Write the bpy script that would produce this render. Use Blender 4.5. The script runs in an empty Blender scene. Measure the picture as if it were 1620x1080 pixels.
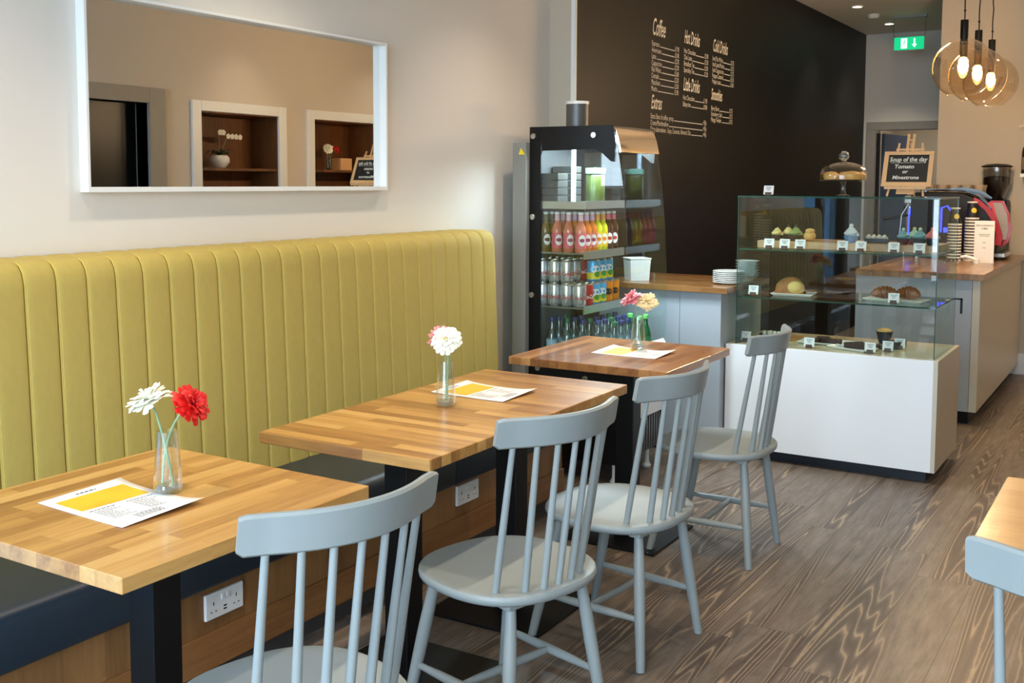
import bpy, bmesh, math, random
from mathutils import Vector, Matrix
random.seed(7)
SC = bpy.context.scene
COL = SC.collection
PI = math.pi
# ---------------------------------------------------------------- camera
cam_d = bpy.data.cameras.new('camera'); cam = bpy.data.objects.new('camera', cam_d); COL.objects.link(cam)
SC.camera = cam
F, PY, PITCH, ROLL, YAW = 1690.3, 422.03, .0794, .004, .5509
cam_d.sensor_fit = 'HORIZONTAL'; cam_d.sensor_width = 36.0
cam_d.lens = 36.0 * F / 1620
cam_d.shift_y = (PY - 540) / 1620
cam_d.clip_start = .05
_f = Vector((-math.sin(YAW)*math.cos(PITCH), math.cos(YAW)*math.cos(PITCH), -math.sin(PITCH)))
_r = Vector((math.cos(YAW), math.sin(YAW), 0)); _u = _r.cross(_f)
_r2 = math.cos(ROLL)*_r + math.sin(ROLL)*_u; _u2 = -math.sin(ROLL)*_r + math.cos(ROLL)*_u
cam.matrix_world = Matrix(((_r2.x, _u2.x, -_f.x, 2.5485), (_r2.y, _u2.y, -_f.y, 0), (_r2.z, _u2.z, -_f.z, 1.44), (0, 0, 0, 1)))
# ---------------------------------------------------------------- colour management, world, daylight
SC.view_settings.view_transform = 'Standard'; SC.view_settings.look = 'None'
SC.view_settings.gamma = 1; SC.view_settings.use_curve_mapping = False
SC.view_settings.exposure = 0.45
W = bpy.data.worlds.new('overcast_sky'); SC.world = W; W.use_nodes = True
bg = W.node_tree.nodes['Background']; bg.inputs[0].default_value = (.66, .83, 1, 1); bg.inputs[1].default_value = 9.3
def portal(x, y, z, sx, sz, rot):
    l = bpy.data.lights.new('window_portal', 'AREA'); l.shape = 'RECTANGLE'; l.size = sx; l.size_y = sz
    l.cycles.is_portal = True
    o = bpy.data.objects.new('window_portal', l); o.location = (x, y, z); o.rotation_euler = rot; COL.objects.link(o)
ZC = 2.92                                   # ceiling height
YF = -1.3                                   # street wall
XR = 3.38                                   # right wall
portal(1.38, YF-.08, 1.55, 2.05, 2.4, (PI/2, 0, 0))
portal(2.925, YF-.08, 1.38, .85, 2.75, (PI/2, 0, 0))
def spot(x, y, power, col=(1, .82, .62), z=ZC-.03, ang=95, blend=.8):
    l = bpy.data.lights.new('downlight_lamp', 'SPOT'); l.energy = power; l.color = col
    l.spot_size = math.radians(ang); l.spot_blend = blend; l.shadow_soft_size = .04
    o = bpy.data.objects.new('downlight_lamp', l); o.location = (x, y, z); COL.objects.link(o)
DOWN = [(.24, 9.28), (.255, 10.41), (2.95, 4.4), (2.95, 6.25), (2.95, 7.95), (1.75, 7.6), (1.1, 9.6),
        (.45, 4.2), (.45, 2.75), (.45, 1.3), (1.5, 4.6), (1.5, 3.1), (1.5, 1.7), (.62, 6.9)]
DP = {0: 26, 1: 30, 7: 40, 8: 52, 9: 52, 2: 8, 3: 11, 4: 12, 5: 10, 6: 8, 13: 5, 10: 24, 11: 34, 12: 34}
for i, (x, y) in enumerate(DOWN): spot(x, y, DP.get(i, 26))

# ---------------------------------------------------------------- helpers
ORG = {}
def org(o): return ORG.get(o.name, Vector((0, 0, 0)))
def tag(o, label=None, cat=None, group=None, kind=None):
    if label: o['label'] = label
    if cat: o['category'] = cat
    if group: o['group'] = group
    if kind: o['kind'] = kind
    return o
def thing(name, label, cat, loc=(0, 0, 0), group=None):
    o = bpy.data.objects.new(name, None); o.empty_display_size = .05; COL.objects.link(o)
    o.location = loc; ORG[o.name] = Vector(loc)
    return tag(o, label, cat, group)
def kids(o): return [c for c in bpy.data.objects if c.parent == o]
def copy_tree(o, parent=None):
    c = o.copy(); COL.objects.link(c); c.parent = parent
    for ch in TREE.get(o.name, []):
        TREE.setdefault(c.name, []).append(copy_tree(ch, c))
    return c
TREE = {}
class MB:
    def __init__(s): s.v = []; s.f = []; s.m = []; s.mi = 0
    def add(s, vs, fs):
        b = len(s.v); s.v += [tuple(p) for p in vs]
        s.f += [tuple(b+i for i in f) for f in fs]; s.m += [s.mi]*len(fs); return s
    def box(s, x0, x1, y0, y1, z0, z1):
        return s.add([(x0,y0,z0),(x1,y0,z0),(x1,y1,z0),(x0,y1,z0),(x0,y0,z1),(x1,y0,z1),(x1,y1,z1),(x0,y1,z1)],
                     [(0,3,2,1),(4,5,6,7),(0,1,5,4),(1,2,6,5),(2,3,7,6),(3,0,4,7)])
    def lathe(s, prof, c=(0,0,0), n=24, axis=None, squash=(1,1)):
        vs = []; fs = []; M = Matrix.Identity(3)
        if axis is not None: M = Vector((0,0,1)).rotation_difference(Vector(axis)).to_matrix()
        C = Vector(c)
        for r, z in prof:
            for k in range(n):
                a = 2*PI*k/n; vs.append(C + M @ Vector((r*math.cos(a)*squash[0], r*math.sin(a)*squash[1], z)))
        for i in range(len(prof)-1):
            for k in range(n):
                k2 = (k+1) % n; fs.append((i*n+k, i*n+k2, (i+1)*n+k2, (i+1)*n+k))
        if prof[0][0] > 1e-6: fs.append(tuple(range(n-1, -1, -1)))
        if prof[-1][0] > 1e-6: fs.append(tuple((len(prof)-1)*n+k for k in range(n)))
        return s.add(vs, fs)
    def cyl(s, c, r, h, n=20, axis=None): return s.lathe([(r, 0), (r, h)], c, n, axis)
    def ball(s, c, r, n=12, sq=(1, 1, 1), rings=8):
        vs = []; fs = []
        for i in range(rings+1):
            t = PI*i/rings
            for k in range(n):
                a = 2*PI*k/n; vs.append((c[0]+r*sq[0]*math.sin(t)*math.cos(a), c[1]+r*sq[1]*math.sin(t)*math.sin(a), c[2]-r*sq[2]*math.cos(t)))
        for i in range(rings):
            for k in range(n): fs.append((i*n+k, i*n+(k+1) % n, (i+1)*n+(k+1) % n, (i+1)*n+k))
        return s.add(vs, fs)
    def tube(s, pts, rad, n=10):
        P = [Vector(p) for p in pts]; R = rad if isinstance(rad, (list, tuple)) else [rad]*len(P)
        vs = []; fs = []; up = None
        for i, p in enumerate(P):
            d = (P[min(i+1, len(P)-1)] - P[max(i-1, 0)]).normalized()
            if up is None: up = d.orthogonal().normalized()
            a = (up - d*up.dot(d)).normalized(); up = a; b = d.cross(a)
            for k in range(n):
                t = 2*PI*k/n; vs.append(p + R[i]*(a*math.cos(t)+b*math.sin(t)))
        for i in range(len(P)-1):
            for k in range(n): fs.append((i*n+k, i*n+(k+1) % n, (i+1)*n+(k+1) % n, (i+1)*n+k))
        fs.append(tuple(range(n-1, -1, -1))); fs.append(tuple((len(P)-1)*n+k for k in range(n)))
        return s.add(vs, fs)
    def prism(s, poly, fn, a, b):      # poly (p,q) -> fn(p,q,t) for t in a,b
        n = len(poly)
        return s.add([fn(p, q, a) for p, q in poly] + [fn(p, q, b) for p, q in poly],
                     [tuple(range(n-1, -1, -1)), tuple(range(n, 2*n))] + [(i, (i+1) % n, n+(i+1) % n, n+i) for i in range(n)])
    def grid(s, nu, nv, fn, closed_u=False):
        vs = [fn(i/nu, j/nv) for j in range(nv+1) for i in range(nu+1)]
        return s.add(vs, [(j*(nu+1)+i, j*(nu+1)+i+1, (j+1)*(nu+1)+i+1, (j+1)*(nu+1)+i) for j in range(nv) for i in range(nu)])
    def quad(s, a, b, c, d): return s.add([a, b, c, d], [(0, 1, 2, 3)])
    def text(s, t, size, O, R, U, squeeze=1, bold=0, shear=0, align='LEFT', wrap=None, ext=0):
        cu = bpy.data.curves.new('tmp', 'FONT'); cu.body = t; cu.size = size; cu.align_x = align
        cu.offset = bold; cu.shear = shear; cu.extrude = ext; cu.resolution_u = 3
        o = bpy.data.objects.new('tmp', cu); COL.objects.link(o)
        bpy.context.view_layer.update()
        me = bpy.data.meshes.new_from_object(o.evaluated_get(bpy.context.evaluated_depsgraph_get()))
        O = Vector(O); R = Vector(R); U = Vector(U); N = R.cross(U)
        if wrap: vs = [wrap(v.co.x*squeeze, v.co.y) for v in me.vertices]
        else: vs = [O + R*(v.co.x*squeeze) + U*v.co.y + N*v.co.z for v in me.vertices]
        s.add(vs, [tuple(p.vertices) for p in me.polygons])
        bpy.data.objects.remove(o); bpy.data.curves.remove(cu); bpy.data.meshes.remove(me)
        return s
    def build(s, name, mats, parent=None, loc=None, smooth=False, bevel=0, seg=2, label=None, solid=0, sub=0, weld=False):
        me = bpy.data.meshes.new(name)
        o0 = Vector(loc) if loc is not None else (org(parent) if parent else Vector((0, 0, 0)))
        me.from_pydata([tuple(Vector(p)-o0) for p in s.v], [], s.f)
        if not isinstance(mats, (list, tuple)): mats = [mats]
        for m in mats: me.materials.append(m)
        for p, i in zip(me.polygons, s.m): p.material_index = min(i, len(mats)-1)
        bm = bmesh.new(); bm.from_mesh(me)
        if weld or smooth: bmesh.ops.remove_doubles(bm, verts=bm.verts, dist=1e-5)
        if not solid and not s.flat(): bmesh.ops.recalc_face_normals(bm, faces=bm.faces)
        if bevel:
            es = [e for e in bm.edges if len(e.link_faces) == 2 and e.calc_face_angle(0) > .6]
            bmesh.ops.bevel(bm, geom=es, offset=bevel, segments=seg, affect='EDGES', profile=.6, clamp_overlap=True)
        if smooth:
            for f in bm.faces: f.smooth = True
            for e in bm.edges:
                if len(e.link_faces) == 2 and e.calc_face_angle(0) > .7: e.smooth = False
        bm.to_mesh(me); bm.free()
        ob = bpy.data.objects.new(name, me); COL.objects.link(ob)
        if loc is not None: ob.location = loc; ORG[ob.name] = o0
        elif parent: ORG[ob.name] = o0
        if parent:
            ob.parent = parent; TREE.setdefault(parent.name, []).append(ob)
        if solid:
            md = ob.modifiers.new('solid', 'SOLIDIFY'); md.thickness = solid; md.offset = 0
        if sub:
            md = ob.modifiers.new('sub', 'SUBSURF'); md.levels = sub; md.render_levels = sub
        if label: ob['label'] = label
        return ob
    def flat(s): return len(s.f) > 0 and False
def struct(o): o['kind'] = 'structure'; return o

# ---------------------------------------------------------------- materials
def srgb(r, g, b):
    f = lambda c: (c/255/12.92) if c/255 <= .04045 else ((c/255+.055)/1.055)**2.4
    return (f(r), f(g), f(b), 1)
def newmat(name):
    m = bpy.data.materials.new(name); m.use_nodes = True
    nt = m.node_tree; return m, nt, nt.nodes['Principled BSDF']
def N(nt, t, **kw):
    n = nt.nodes.new(t)
    for k, v in kw.items():
        if k.startswith('i_'): n.inputs[k[2:].replace('_', ' ')].default_value = v
        else: setattr(n, k, v)
    return n
def pm(name, col, rough=.5, metal=0, var=.06, vs=12, bump=0, bs=200, coat=0, emit=None, es=0, stretch=None):
    m, nt, b = newmat(name); c = srgb(*col); L = nt.links
    tc = N(nt, 'ShaderNodeTexCoord'); mp = N(nt, 'ShaderNodeMapping'); L.new(tc.outputs['Object'], mp.inputs[0])
    if stretch: mp.inputs['Scale'].default_value = stretch
    nz = N(nt, 'ShaderNodeTexNoise'); nz.inputs['Scale'].default_value = vs; nz.inputs['Detail'].default_value = 4
    L.new(mp.outputs[0], nz.inputs['Vector'])
    mx = N(nt, 'ShaderNodeMix', data_type='RGBA'); L.new(nz.outputs[0], mx.inputs[0])
    mx.inputs[6].default_value = tuple(x*(1-var) for x in c[:3])+(1,); mx.inputs[7].default_value = tuple(min(1, x*(1+var)) for x in c[:3])+(1,)
    L.new(mx.outputs[2], b.inputs['Base Color'])
    b.inputs['Roughness'].default_value = rough; b.inputs['Metallic'].default_value = metal
    b.inputs['Coat Weight'].default_value = coat
    if emit: b.inputs['Emission Color'].default_value = srgb(*emit); b.inputs['Emission Strength'].default_value = es
    if bump:
        n2 = N(nt, 'ShaderNodeTexNoise'); n2.inputs['Scale'].default_value = bs; L.new(tc.outputs['Object'], n2.inputs['Vector'])
        bp = N(nt, 'ShaderNodeBump'); bp.inputs['Strength'].default_value = bump; bp.inputs['Distance'].default_value = .002
        L.new(n2.outputs[0], bp.inputs['Height']); L.new(bp.outputs[0], b.inputs['Normal'])
    return m
def math_n(nt, op, a, b=None):
    n = N(nt, 'ShaderNodeMath', operation=op)
    for i, v in enumerate((a, b)):
        if v is None: continue
        if isinstance(v, (int, float)): n.inputs[i].default_value = v
        else: nt.links.new(v, n.inputs[i])
    return n.outputs[0]
def block_wood(name, along, ramp, rough=.3, sw=.042, sl=.42, third='z', gap=False, grain=1.0, coat=.3):
    """staves of wood running along an axis, each with its own tone"""
    m, nt, b = newmat(name); L = nt.links
    tc = N(nt, 'ShaderNodeTexCoord'); sp = N(nt, 'ShaderNodeSeparateXYZ'); L.new(tc.outputs['Object'], sp.inputs[0])
    ax = {'x': 0, 'y': 1, 'z': 2}; A = sp.outputs[ax[along]]
    ac = [k for k in 'xyz' if k != along and k != third][0]; Bc = sp.outputs[ax[ac]]
    row = math_n(nt, 'FLOOR', math_n(nt, 'DIVIDE', math_n(nt, 'ADD', Bc, 40.013), sw))
    w1 = N(nt, 'ShaderNodeTexWhiteNoise', noise_dimensions='1D'); L.new(row, w1.inputs['W'])
    off = math_n(nt, 'MULTIPLY', w1.outputs[0], sl*3)
    colm = math_n(nt, 'FLOOR', math_n(nt, 'DIVIDE', math_n(nt, 'ADD', math_n(nt, 'ADD', A, 40), off), sl))
    cb = N(nt, 'ShaderNodeCombineXYZ'); L.new(row, cb.inputs[0]); L.new(colm, cb.inputs[1])
    w2 = N(nt, 'ShaderNodeTexWhiteNoise', noise_dimensions='3D'); L.new(cb.outputs[0], w2.inputs['Vector'])
    # grain
    sc = N(nt, 'ShaderNodeCombineXYZ')
    L.new(math_n(nt, 'ADD', math_n(nt, 'MULTIPLY', A, 2.2), math_n(nt, 'MULTIPLY', w2.outputs[0], 37)), sc.inputs[0])
    L.new(math_n(nt, 'ADD', math_n(nt, 'MULTIPLY', Bc, 26), math_n(nt, 'MULTIPLY', w2.outputs[0], 91)), sc.inputs[1])
    L.new(math_n(nt, 'MULTIPLY', sp.outputs[ax[third]], 26), sc.inputs[2])
    nz = N(nt, 'ShaderNodeTexNoise'); nz.inputs['Scale'].default_value = 1; nz.inputs['Detail'].default_value = 5; nz.inputs['Roughness'].default_value = .62
    nz.inputs['Distortion'].default_value = .8
    L.new(sc.outputs[0], nz.inputs['Vector'])
    fine = N(nt, 'ShaderNodeTexNoise'); fine.inputs['Scale'].default_value = 5; fine.inputs['Detail'].default_value = 3
    L.new(sc.outputs[0], fine.inputs['Vector'])
    t = math_n(nt, 'ADD', math_n(nt, 'MULTIPLY', w2.outputs[0], .55), math_n(nt, 'ADD', math_n(nt, 'MULTIPLY', nz.outputs[0], .75*grain), math_n(nt, 'MULTIPLY', fine.outputs[0], .3*grain)))
    t = math_n(nt, 'SUBTRACT', t, .31+.525*(grain-1))
    cr = N(nt, 'ShaderNodeValToRGB'); L.new(t, cr.inputs[0])
    e = cr.color_ramp.elements
    for i, (p, c) in enumerate(ramp):
        if i < 2: e[i].position = p; e[i].color = srgb(*c)
        else:
            q = e.new(p); q.color = srgb(*c)
    L.new(cr.outputs[0], b.inputs['Base Color'])
    b.inputs['Roughness'].default_value = rough; b.inputs['Coat Weight'].default_value = coat; b.inputs['Coat Roughness'].default_value = .12
    bp = N(nt, 'ShaderNodeBump'); bp.inputs['Strength'].default_value = .12; bp.inputs['Distance'].default_value = .001
    L.new(nz.outputs[0], bp.inputs['Height']); L.new(bp.outputs[0], b.inputs['Normal'])
    return m
OAK = [(.0, (128, 80, 40)), (1.0, (226, 184, 116)), (.3, (168, 118, 60)), (.62, (202, 152, 84))]
M_OAK_Y = block_wood('oak_staves_lengthwise', 'y', OAK)
M_OAK_X = block_wood('oak_staves_crosswise', 'x', OAK)
OAK3 = [(.0, (100, 58, 30)), (1.0, (205, 152, 96)), (.3, (140, 90, 50)), (.62, (172, 118, 68))]
M_OAK_Y3 = block_wood('brown_oak_staves', 'y', OAK3)
M_OAK_CT = block_wood('worktop_oak', 'x', [(.0, (108, 70, 38)), (1, (192, 144, 90)), (.5, (156, 108, 62))], sw=.045)
M_OAK_CTY = block_wood('bar_top_oak', 'y', [(.0, (104, 70, 42)), (1, (184, 142, 96)), (.5, (146, 106, 66))], sw=.045)
M_OAK_LT = block_wood('pale_oak_staves', 'x', [(.0, (196, 140, 78)), (1, (240, 196, 132)), (.5, (222, 170, 102))], sw=.3, sl=2)
M_PLY = block_wood('plywood_edge', 'x', [(.0, (150, 105, 66)), (1, (238, 206, 150)), (.5, (205, 160, 104))], sw=.005, sl=3, third='y', grain=.3)
M_PANEL = block_wood('bench_panel_oak', 'z', [(.0, (112, 76, 42)), (1, (182, 134, 84)), (.5, (150, 106, 62))], sw=.12, sl=4, third='x', rough=.5, coat=0)
M_SKIRT = block_wood('bench_skirting_oak', 'y', [(.0, (96, 62, 32)), (1, (184, 132, 80)), (.5, (146, 98, 54))], sw=.4, sl=4, third='x', rough=.5, coat=0)
M_NICHE = block_wood('niche_walnut', 'z', [(.0, (70, 40, 16)), (1, (140, 90, 46)), (.5, (104, 64, 30))], sw=.15, sl=4, third='x', rough=.5, coat=0)
M_BOARD = block_wood('serving_board_wood', 'x', [(.0, (150, 110, 72)), (1, (226, 190, 146)), (.5, (196, 156, 112))], sw=.06, sl=.25, coat=0)
M_EASEL = pm('easel_pine', (228, 180, 126), .5, var=.1, vs=20, stretch=(1, 1, .2))

def floor_mat():
    m, nt, b = newmat('grey_brown_plank_floor'); L = nt.links
    tc = N(nt, 'ShaderNodeTexCoord'); sp = N(nt, 'ShaderNodeSeparateXYZ'); L.new(tc.outputs['Object'], sp.inputs[0])
    X, Y = sp.outputs[0], sp.outputs[1]; pw, pl = .19, 1.25
    fx = math_n(nt, 'DIVIDE', math_n(nt, 'ADD', X, 20.04), pw); row = math_n(nt, 'FLOOR', fx)
    w1 = N(nt, 'ShaderNodeTexWhiteNoise', noise_dimensions='1D'); L.new(row, w1.inputs['W'])
    fy = math_n(nt, 'DIVIDE', math_n(nt, 'ADD', math_n(nt, 'ADD', Y, 20), math_n(nt, 'MULTIPLY', w1.outputs[0], 5)), pl); cl = math_n(nt, 'FLOOR', fy)
    cb = N(nt, 'ShaderNodeCombineXYZ'); L.new(row, cb.inputs[0]); L.new(cl, cb.inputs[1])
    w2 = N(nt, 'ShaderNodeTexWhiteNoise', noise_dimensions='3D'); L.new(cb.outputs[0], w2.inputs['Vector'])
    sc = N(nt, 'ShaderNodeCombineXYZ')
    L.new(math_n(nt, 'ADD', math_n(nt, 'MULTIPLY', X, 12), math_n(nt, 'MULTIPLY', w2.outputs[0], 53)), sc.inputs[0])
    L.new(math_n(nt, 'ADD', math_n(nt, 'MULTIPLY', Y, .5), math_n(nt, 'MULTIPLY', w2.outputs[0], 17)), sc.inputs[1])
    big = N(nt, 'ShaderNodeTexNoise'); big.inputs['Scale'].default_value = .62; big.inputs['Detail'].default_value = 1.6; big.inputs['Roughness'].default_value = .4
    L.new(sc.outputs[0], big.inputs['Vector'])
    jt = N(nt, 'ShaderNodeCombineXYZ'); L.new(math_n(nt, 'MULTIPLY', X, 55), jt.inputs[0]); L.new(math_n(nt, 'MULTIPLY', Y, 16), jt.inputs[1])
    jn = N(nt, 'ShaderNodeTexNoise'); jn.inputs['Scale'].default_value = 1; jn.inputs['Detail'].default_value = 3; L.new(jt.outputs[0], jn.inputs['Vector'])
    bj = math_n(nt, 'ADD', big.outputs[0], math_n(nt, 'MULTIPLY', jn.outputs[0], .009))
    ring = math_n(nt, 'PINGPONG', math_n(nt, 'MULTIPLY', bj, 64.0), 1.0)      # contour lines of the noise = cathedral grain
    cr = N(nt, 'ShaderNodeValToRGB'); L.new(ring, cr.inputs[0])
    e = cr.color_ramp.elements
    e[0].position = 0; e[0].color = srgb(84, 71, 62); e[1].position = 1; e[1].color = srgb(170, 149, 121)
    for p, c in ((.45, (96, 83, 73)), (.72, (112, 98, 85))): q = e.new(p); q.color = srgb(*c)
    # rings show only in bands that follow the grain
    bd = math_n(nt, 'ABSOLUTE', math_n(nt, 'SUBTRACT', math_n(nt, 'FRACT', math_n(nt, 'MULTIPLY', big.outputs[0], 3.1)), .5))
    pr = N(nt, 'ShaderNodeMapRange'); L.new(bd, pr.inputs[0]); pr.inputs[1].default_value = .28; pr.inputs[2].default_value = .14; pr.inputs[3].default_value = .10; pr.inputs[4].default_value = .95
    st = N(nt, 'ShaderNodeCombineXYZ'); L.new(math_n(nt, 'ADD', math_n(nt, 'MULTIPLY', X, 34), math_n(nt, 'MULTIPLY', w2.outputs[0], 9)), st.inputs[0]); L.new(math_n(nt, 'MULTIPLY', Y, 5), st.inputs[1])
    fn = N(nt, 'ShaderNodeTexNoise'); fn.inputs['Scale'].default_value = 1; fn.inputs['Detail'].default_value = 7; fn.inputs['Roughness'].default_value = .7; L.new(st.outputs[0], fn.inputs['Vector'])
    cl2 = N(nt, 'ShaderNodeValToRGB'); L.new(fn.outputs[0], cl2.inputs[0])
    e = cl2.color_ramp.elements; e[0].position = .3; e[0].color = srgb(96, 84, 75); e[1].position = .7; e[1].color = srgb(142, 128, 114)
    mx = N(nt, 'ShaderNodeMix', data_type='RGBA'); L.new(pr.outputs[0], mx.inputs[0]); L.new(cl2.outputs[0], mx.inputs[6]); L.new(cr.outputs[0], mx.inputs[7])
    tone = N(nt, 'ShaderNodeMapRange'); L.new(w2.outputs[0], tone.inputs[0]); tone.inputs[3].default_value = .84; tone.inputs[4].default_value = 1.1
    gx = math_n(nt, 'LESS_THAN', math_n(nt, 'FRACT', fx), .014); gy = math_n(nt, 'LESS_THAN', math_n(nt, 'FRACT', fy), .002)
    gap = math_n(nt, 'MAXIMUM', gx, gy)
    val = math_n(nt, 'MULTIPLY', tone.outputs[0], math_n(nt, 'SUBTRACT', 1, math_n(nt, 'MULTIPLY', gap, .5)))
    m2 = N(nt, 'ShaderNodeVectorMath', operation='SCALE'); L.new(mx.outputs[2], m2.inputs[0]); L.new(val, m2.inputs['Scale'])
    L.new(m2.outputs[0], b.inputs['Base Color']); b.inputs['Roughness'].default_value = .42
    bp = N(nt, 'ShaderNodeBump'); bp.inputs['Strength'].default_value = .15; bp.inputs['Distance'].default_value = .001
    L.new(ring, bp.inputs['Height']); L.new(bp.outputs[0], b.inputs['Normal'])
    return m
def glass(name, tint=(1, 1, 1), power=5, base=.045, rough=0, gcol=(1, 1, 1), k=.6):
    m = bpy.data.materials.new(name); m.use_nodes = True; nt = m.node_tree; nt.nodes.clear(); L = nt.links
    out = N(nt, 'ShaderNodeOutputMaterial'); mix = N(nt, 'ShaderNodeMixShader')
    tr = N(nt, 'ShaderNodeBsdfTransparent'); tr.inputs[0].default_value = tint+(1,)
    gl = N(nt, 'ShaderNodeBsdfGlossy'); gl.inputs['Roughness'].default_value = rough; gl.inputs[0].default_value = gcol+(1,)
    lw = N(nt, 'ShaderNodeLayerWeight'); lw.inputs[0].default_value = .5
    f = math_n(nt, 'ADD', math_n(nt, 'MULTIPLY', math_n(nt, 'POWER', lw.outputs['Facing'], power), k), base)
    L.new(f, mix.inputs[0]); L.new(tr.outputs[0], mix.inputs[1]); L.new(gl.outputs[0], mix.inputs[2]); L.new(mix.outputs[0], out.inputs[0])
    return m
M_GLASS = glass('clear_pane', (.93, .97, .96))
M_SHELFG = glass('clear_shelf_glass', (.86, .95, .92), base=.03)
M_EDGE = pm('green_glass_edge', (30, 74, 62), .1, var=.05)
M_SIDEG = glass('side_pane_glass', (.80, .88, .88), base=.02, k=.15)
M_VASE = glass('vase_glass', (.96, .98, .98), power=2.2, base=.05, k=.75)
M_VBASE = glass('thick_vase_bottom', (.8, .85, .85), power=1.2, base=.12, k=.7)
M_GLOBE = glass('amber_glow_tinted_globe', (.95, .87, .76), power=2.5, base=.06, k=.6)  # glass tint deepened to carry the bulb's amber glow
M_WHITE = pm('white_wall_paint', (226, 221, 213), .85, var=.015, vs=3, bump=.05, bs=300)
M_BEIGE = pm('beige_wall_paint', (200, 190, 172), .85, var=.02, vs=3, bump=.05, bs=300)
M_RIGHT = pm('warm_white_wall_paint', (208, 200, 188), .85, var=.02, vs=3, bump=.05, bs=300)
M_CEIL = pm('ceiling_paint', (232, 226, 216), .9, var=.02, vs=3)
M_DARK = pm('dark_chalk_wall_paint', (16, 15, 14), .5, var=.08, vs=4); M_DARK.node_tree.nodes['Principled BSDF'].inputs['Specular IOR Level'].default_value = .35
M_GREYFR = pm('grey_painted_wood', (150, 146, 138), .5)
M_FRAMEW = pm('white_satin_frame', (236, 240, 240), .35, var=.01)
M_MIRROR, _nt, _b = newmat('mirror_silver'); _b.inputs['Metallic'].default_value = 1; _b.inputs['Roughness'].default_value = 0; _b.inputs['Base Color'].default_value = (.80, .81, .80, 1)
M_FABRIC = pm('mustard_green_fabric', (184, 163, 84), .75, var=.07, vs=60, bump=.35, bs=900, stretch=(1, 1, .5))
M_NAVY = pm('navy_leatherette', (36, 47, 57), .4, var=.05, vs=40, bump=.25, bs=500)
M_BLACK = pm('black_powder_coat', (9, 9, 10), .45); M_BLACK.node_tree.nodes['Principled BSDF'].inputs['Specular IOR Level'].default_value = .3
M_BLUEBLK = pm('plinth_dark_blue_grey', (24, 32, 42), .5)
M_CHAIR = pm('pale_blue_grey_chair_paint', (152, 160, 160), .38, var=.03, vs=8)
M_PLINTH = pm('dark_plinth', (70, 66, 64), .7)
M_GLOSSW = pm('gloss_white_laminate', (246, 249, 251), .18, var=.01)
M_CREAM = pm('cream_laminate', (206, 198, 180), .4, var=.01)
M_GREYP = pm('grey_counter_panel', (172, 180, 188), .4, var=.01)
M_PLASTW = pm('white_plastic', (236, 236, 234), .35, var=.01)
M_CHROME = pm('brushed_steel', (190, 188, 182), .28, metal=1)
M_STEEL = pm('grey_steel', (140, 142, 142), .35, metal=.7)
M_PAPER = pm('menu_paper', (244, 243, 240), .6, var=.01)
M_YELLOW = pm('yellow_print', (244, 190, 40), .55, var=.05, vs=60)
M_INK = pm('grey_print', (90, 90, 94), .7)
M_CHALK = pm('white_lettering', (232, 228, 216), .6, emit=None)
M_BOARDB = pm('blackboard', (22, 21, 20), .55)
M_PORC = pm('white_porcelain', (240, 240, 236), .15, var=.01)
M_STEM = pm('pale_green_stem', (140, 172, 132), .5, var=.1)
M_PW = pm('white_petal', (246, 246, 228), .55, var=.03)
M_PR = pm('red_petal', (226, 30, 28), .5, var=.1)
M_PP = pm('pink_petal', (240, 150, 160), .5, var=.05)
M_PC = pm('cream_petal', (248, 226, 176), .55, var=.04)
M_DARKC = pm('dark_flower_eye', (60, 20, 18), .7)
M_GREYE = pm('cream_flower_eye', (190, 180, 120), .7)
M_FLOOR = floor_mat()
M_LEAF = pm('dark_green_leaf', (38, 66, 36), .4, var=.2)
def em(name, col, s):
    m, nt, b = newmat(name); b.inputs['Base Color'].default_value = srgb(*col); b.inputs['Emission Color'].default_value = srgb(*col); b.inputs['Emission Strength'].default_value = s
    return m
M_BULB = em('warm_filament', (255, 206, 130), 26)
M_LAMP = em('downlight_glow', (255, 236, 200), 14)
M_LED = em('cool_led_tube', (190, 225, 255), 3.0)
M_BLUELED = em('blue_led', (50, 60, 255), 3.5)
M_EXIT = em('exit_green', (0, 170, 110), 1.1)
M_EXITW = em('exit_white', (225, 255, 240), 1.6)
# ================================================================ the room
XW, XD, YB = -.265, -.115, 11.1
KD = 1.025                                  # menu lettering size             # white wall, dark wall, back wall
YW8 = 8.85                                  # beige wall behind the bar
def wall_holes(mb, u0, u1, z0, z1, holes, fn):
    """boxes filling a rectangle around holes; fn(ua,ub,za,zb) adds one"""
    us = sorted({u0, u1, *[h[0] for h in holes], *[h[1] for h in holes]})
    for a, b in zip(us, us[1:]):
        segs = sorted((h[2], h[3]) for h in holes if h[0] <= a+1e-6 and h[1] >= b-1e-6)
        z = z0
        for s, e in segs:
            if s > z: fn(a, b, z, s)
            z = e
        if z < z1: fn(a, b, z, z1)
struct(MB().box(-.4, XR+.5, YF-.15, 13.2, -.1, 0).build('floor', M_FLOOR))
struct(MB().box(-.4, XR+.5, YF-.15, 13.2, ZC, ZC+.1).build('ceiling', M_CEIL))
_m = MB(); wall_holes(_m, YF, 4.965, 0, ZC, [(-.5, 1.1, 0, 2.4)], lambda a, b, c, d: _m.box(XW-.2, XW, a, b, c, d)); struct(MB().box(XW, XD-.02, 4.95, 4.965, 0, ZC).build('wall_left_return', M_BEIGE)); struct(MB().box(XD-.02, XD+.002, 4.945, 4.967, 0, ZC).build('trim_1', M_FRAMEW))  # return face: warm downlight tone put in as beige colour
struct(_m.build('wall_left', M_WHITE))
struct(MB().box(XD-.27, XD, 4.965, YB, 0, ZC).build('wall_left', M_DARK))
mb = MB(); H1 = [(4.45, 5.35, 0, 2.007), (5.85, 6.70, .8, 1.98), (7.14, 7.975, .8, 1.98)]
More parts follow.
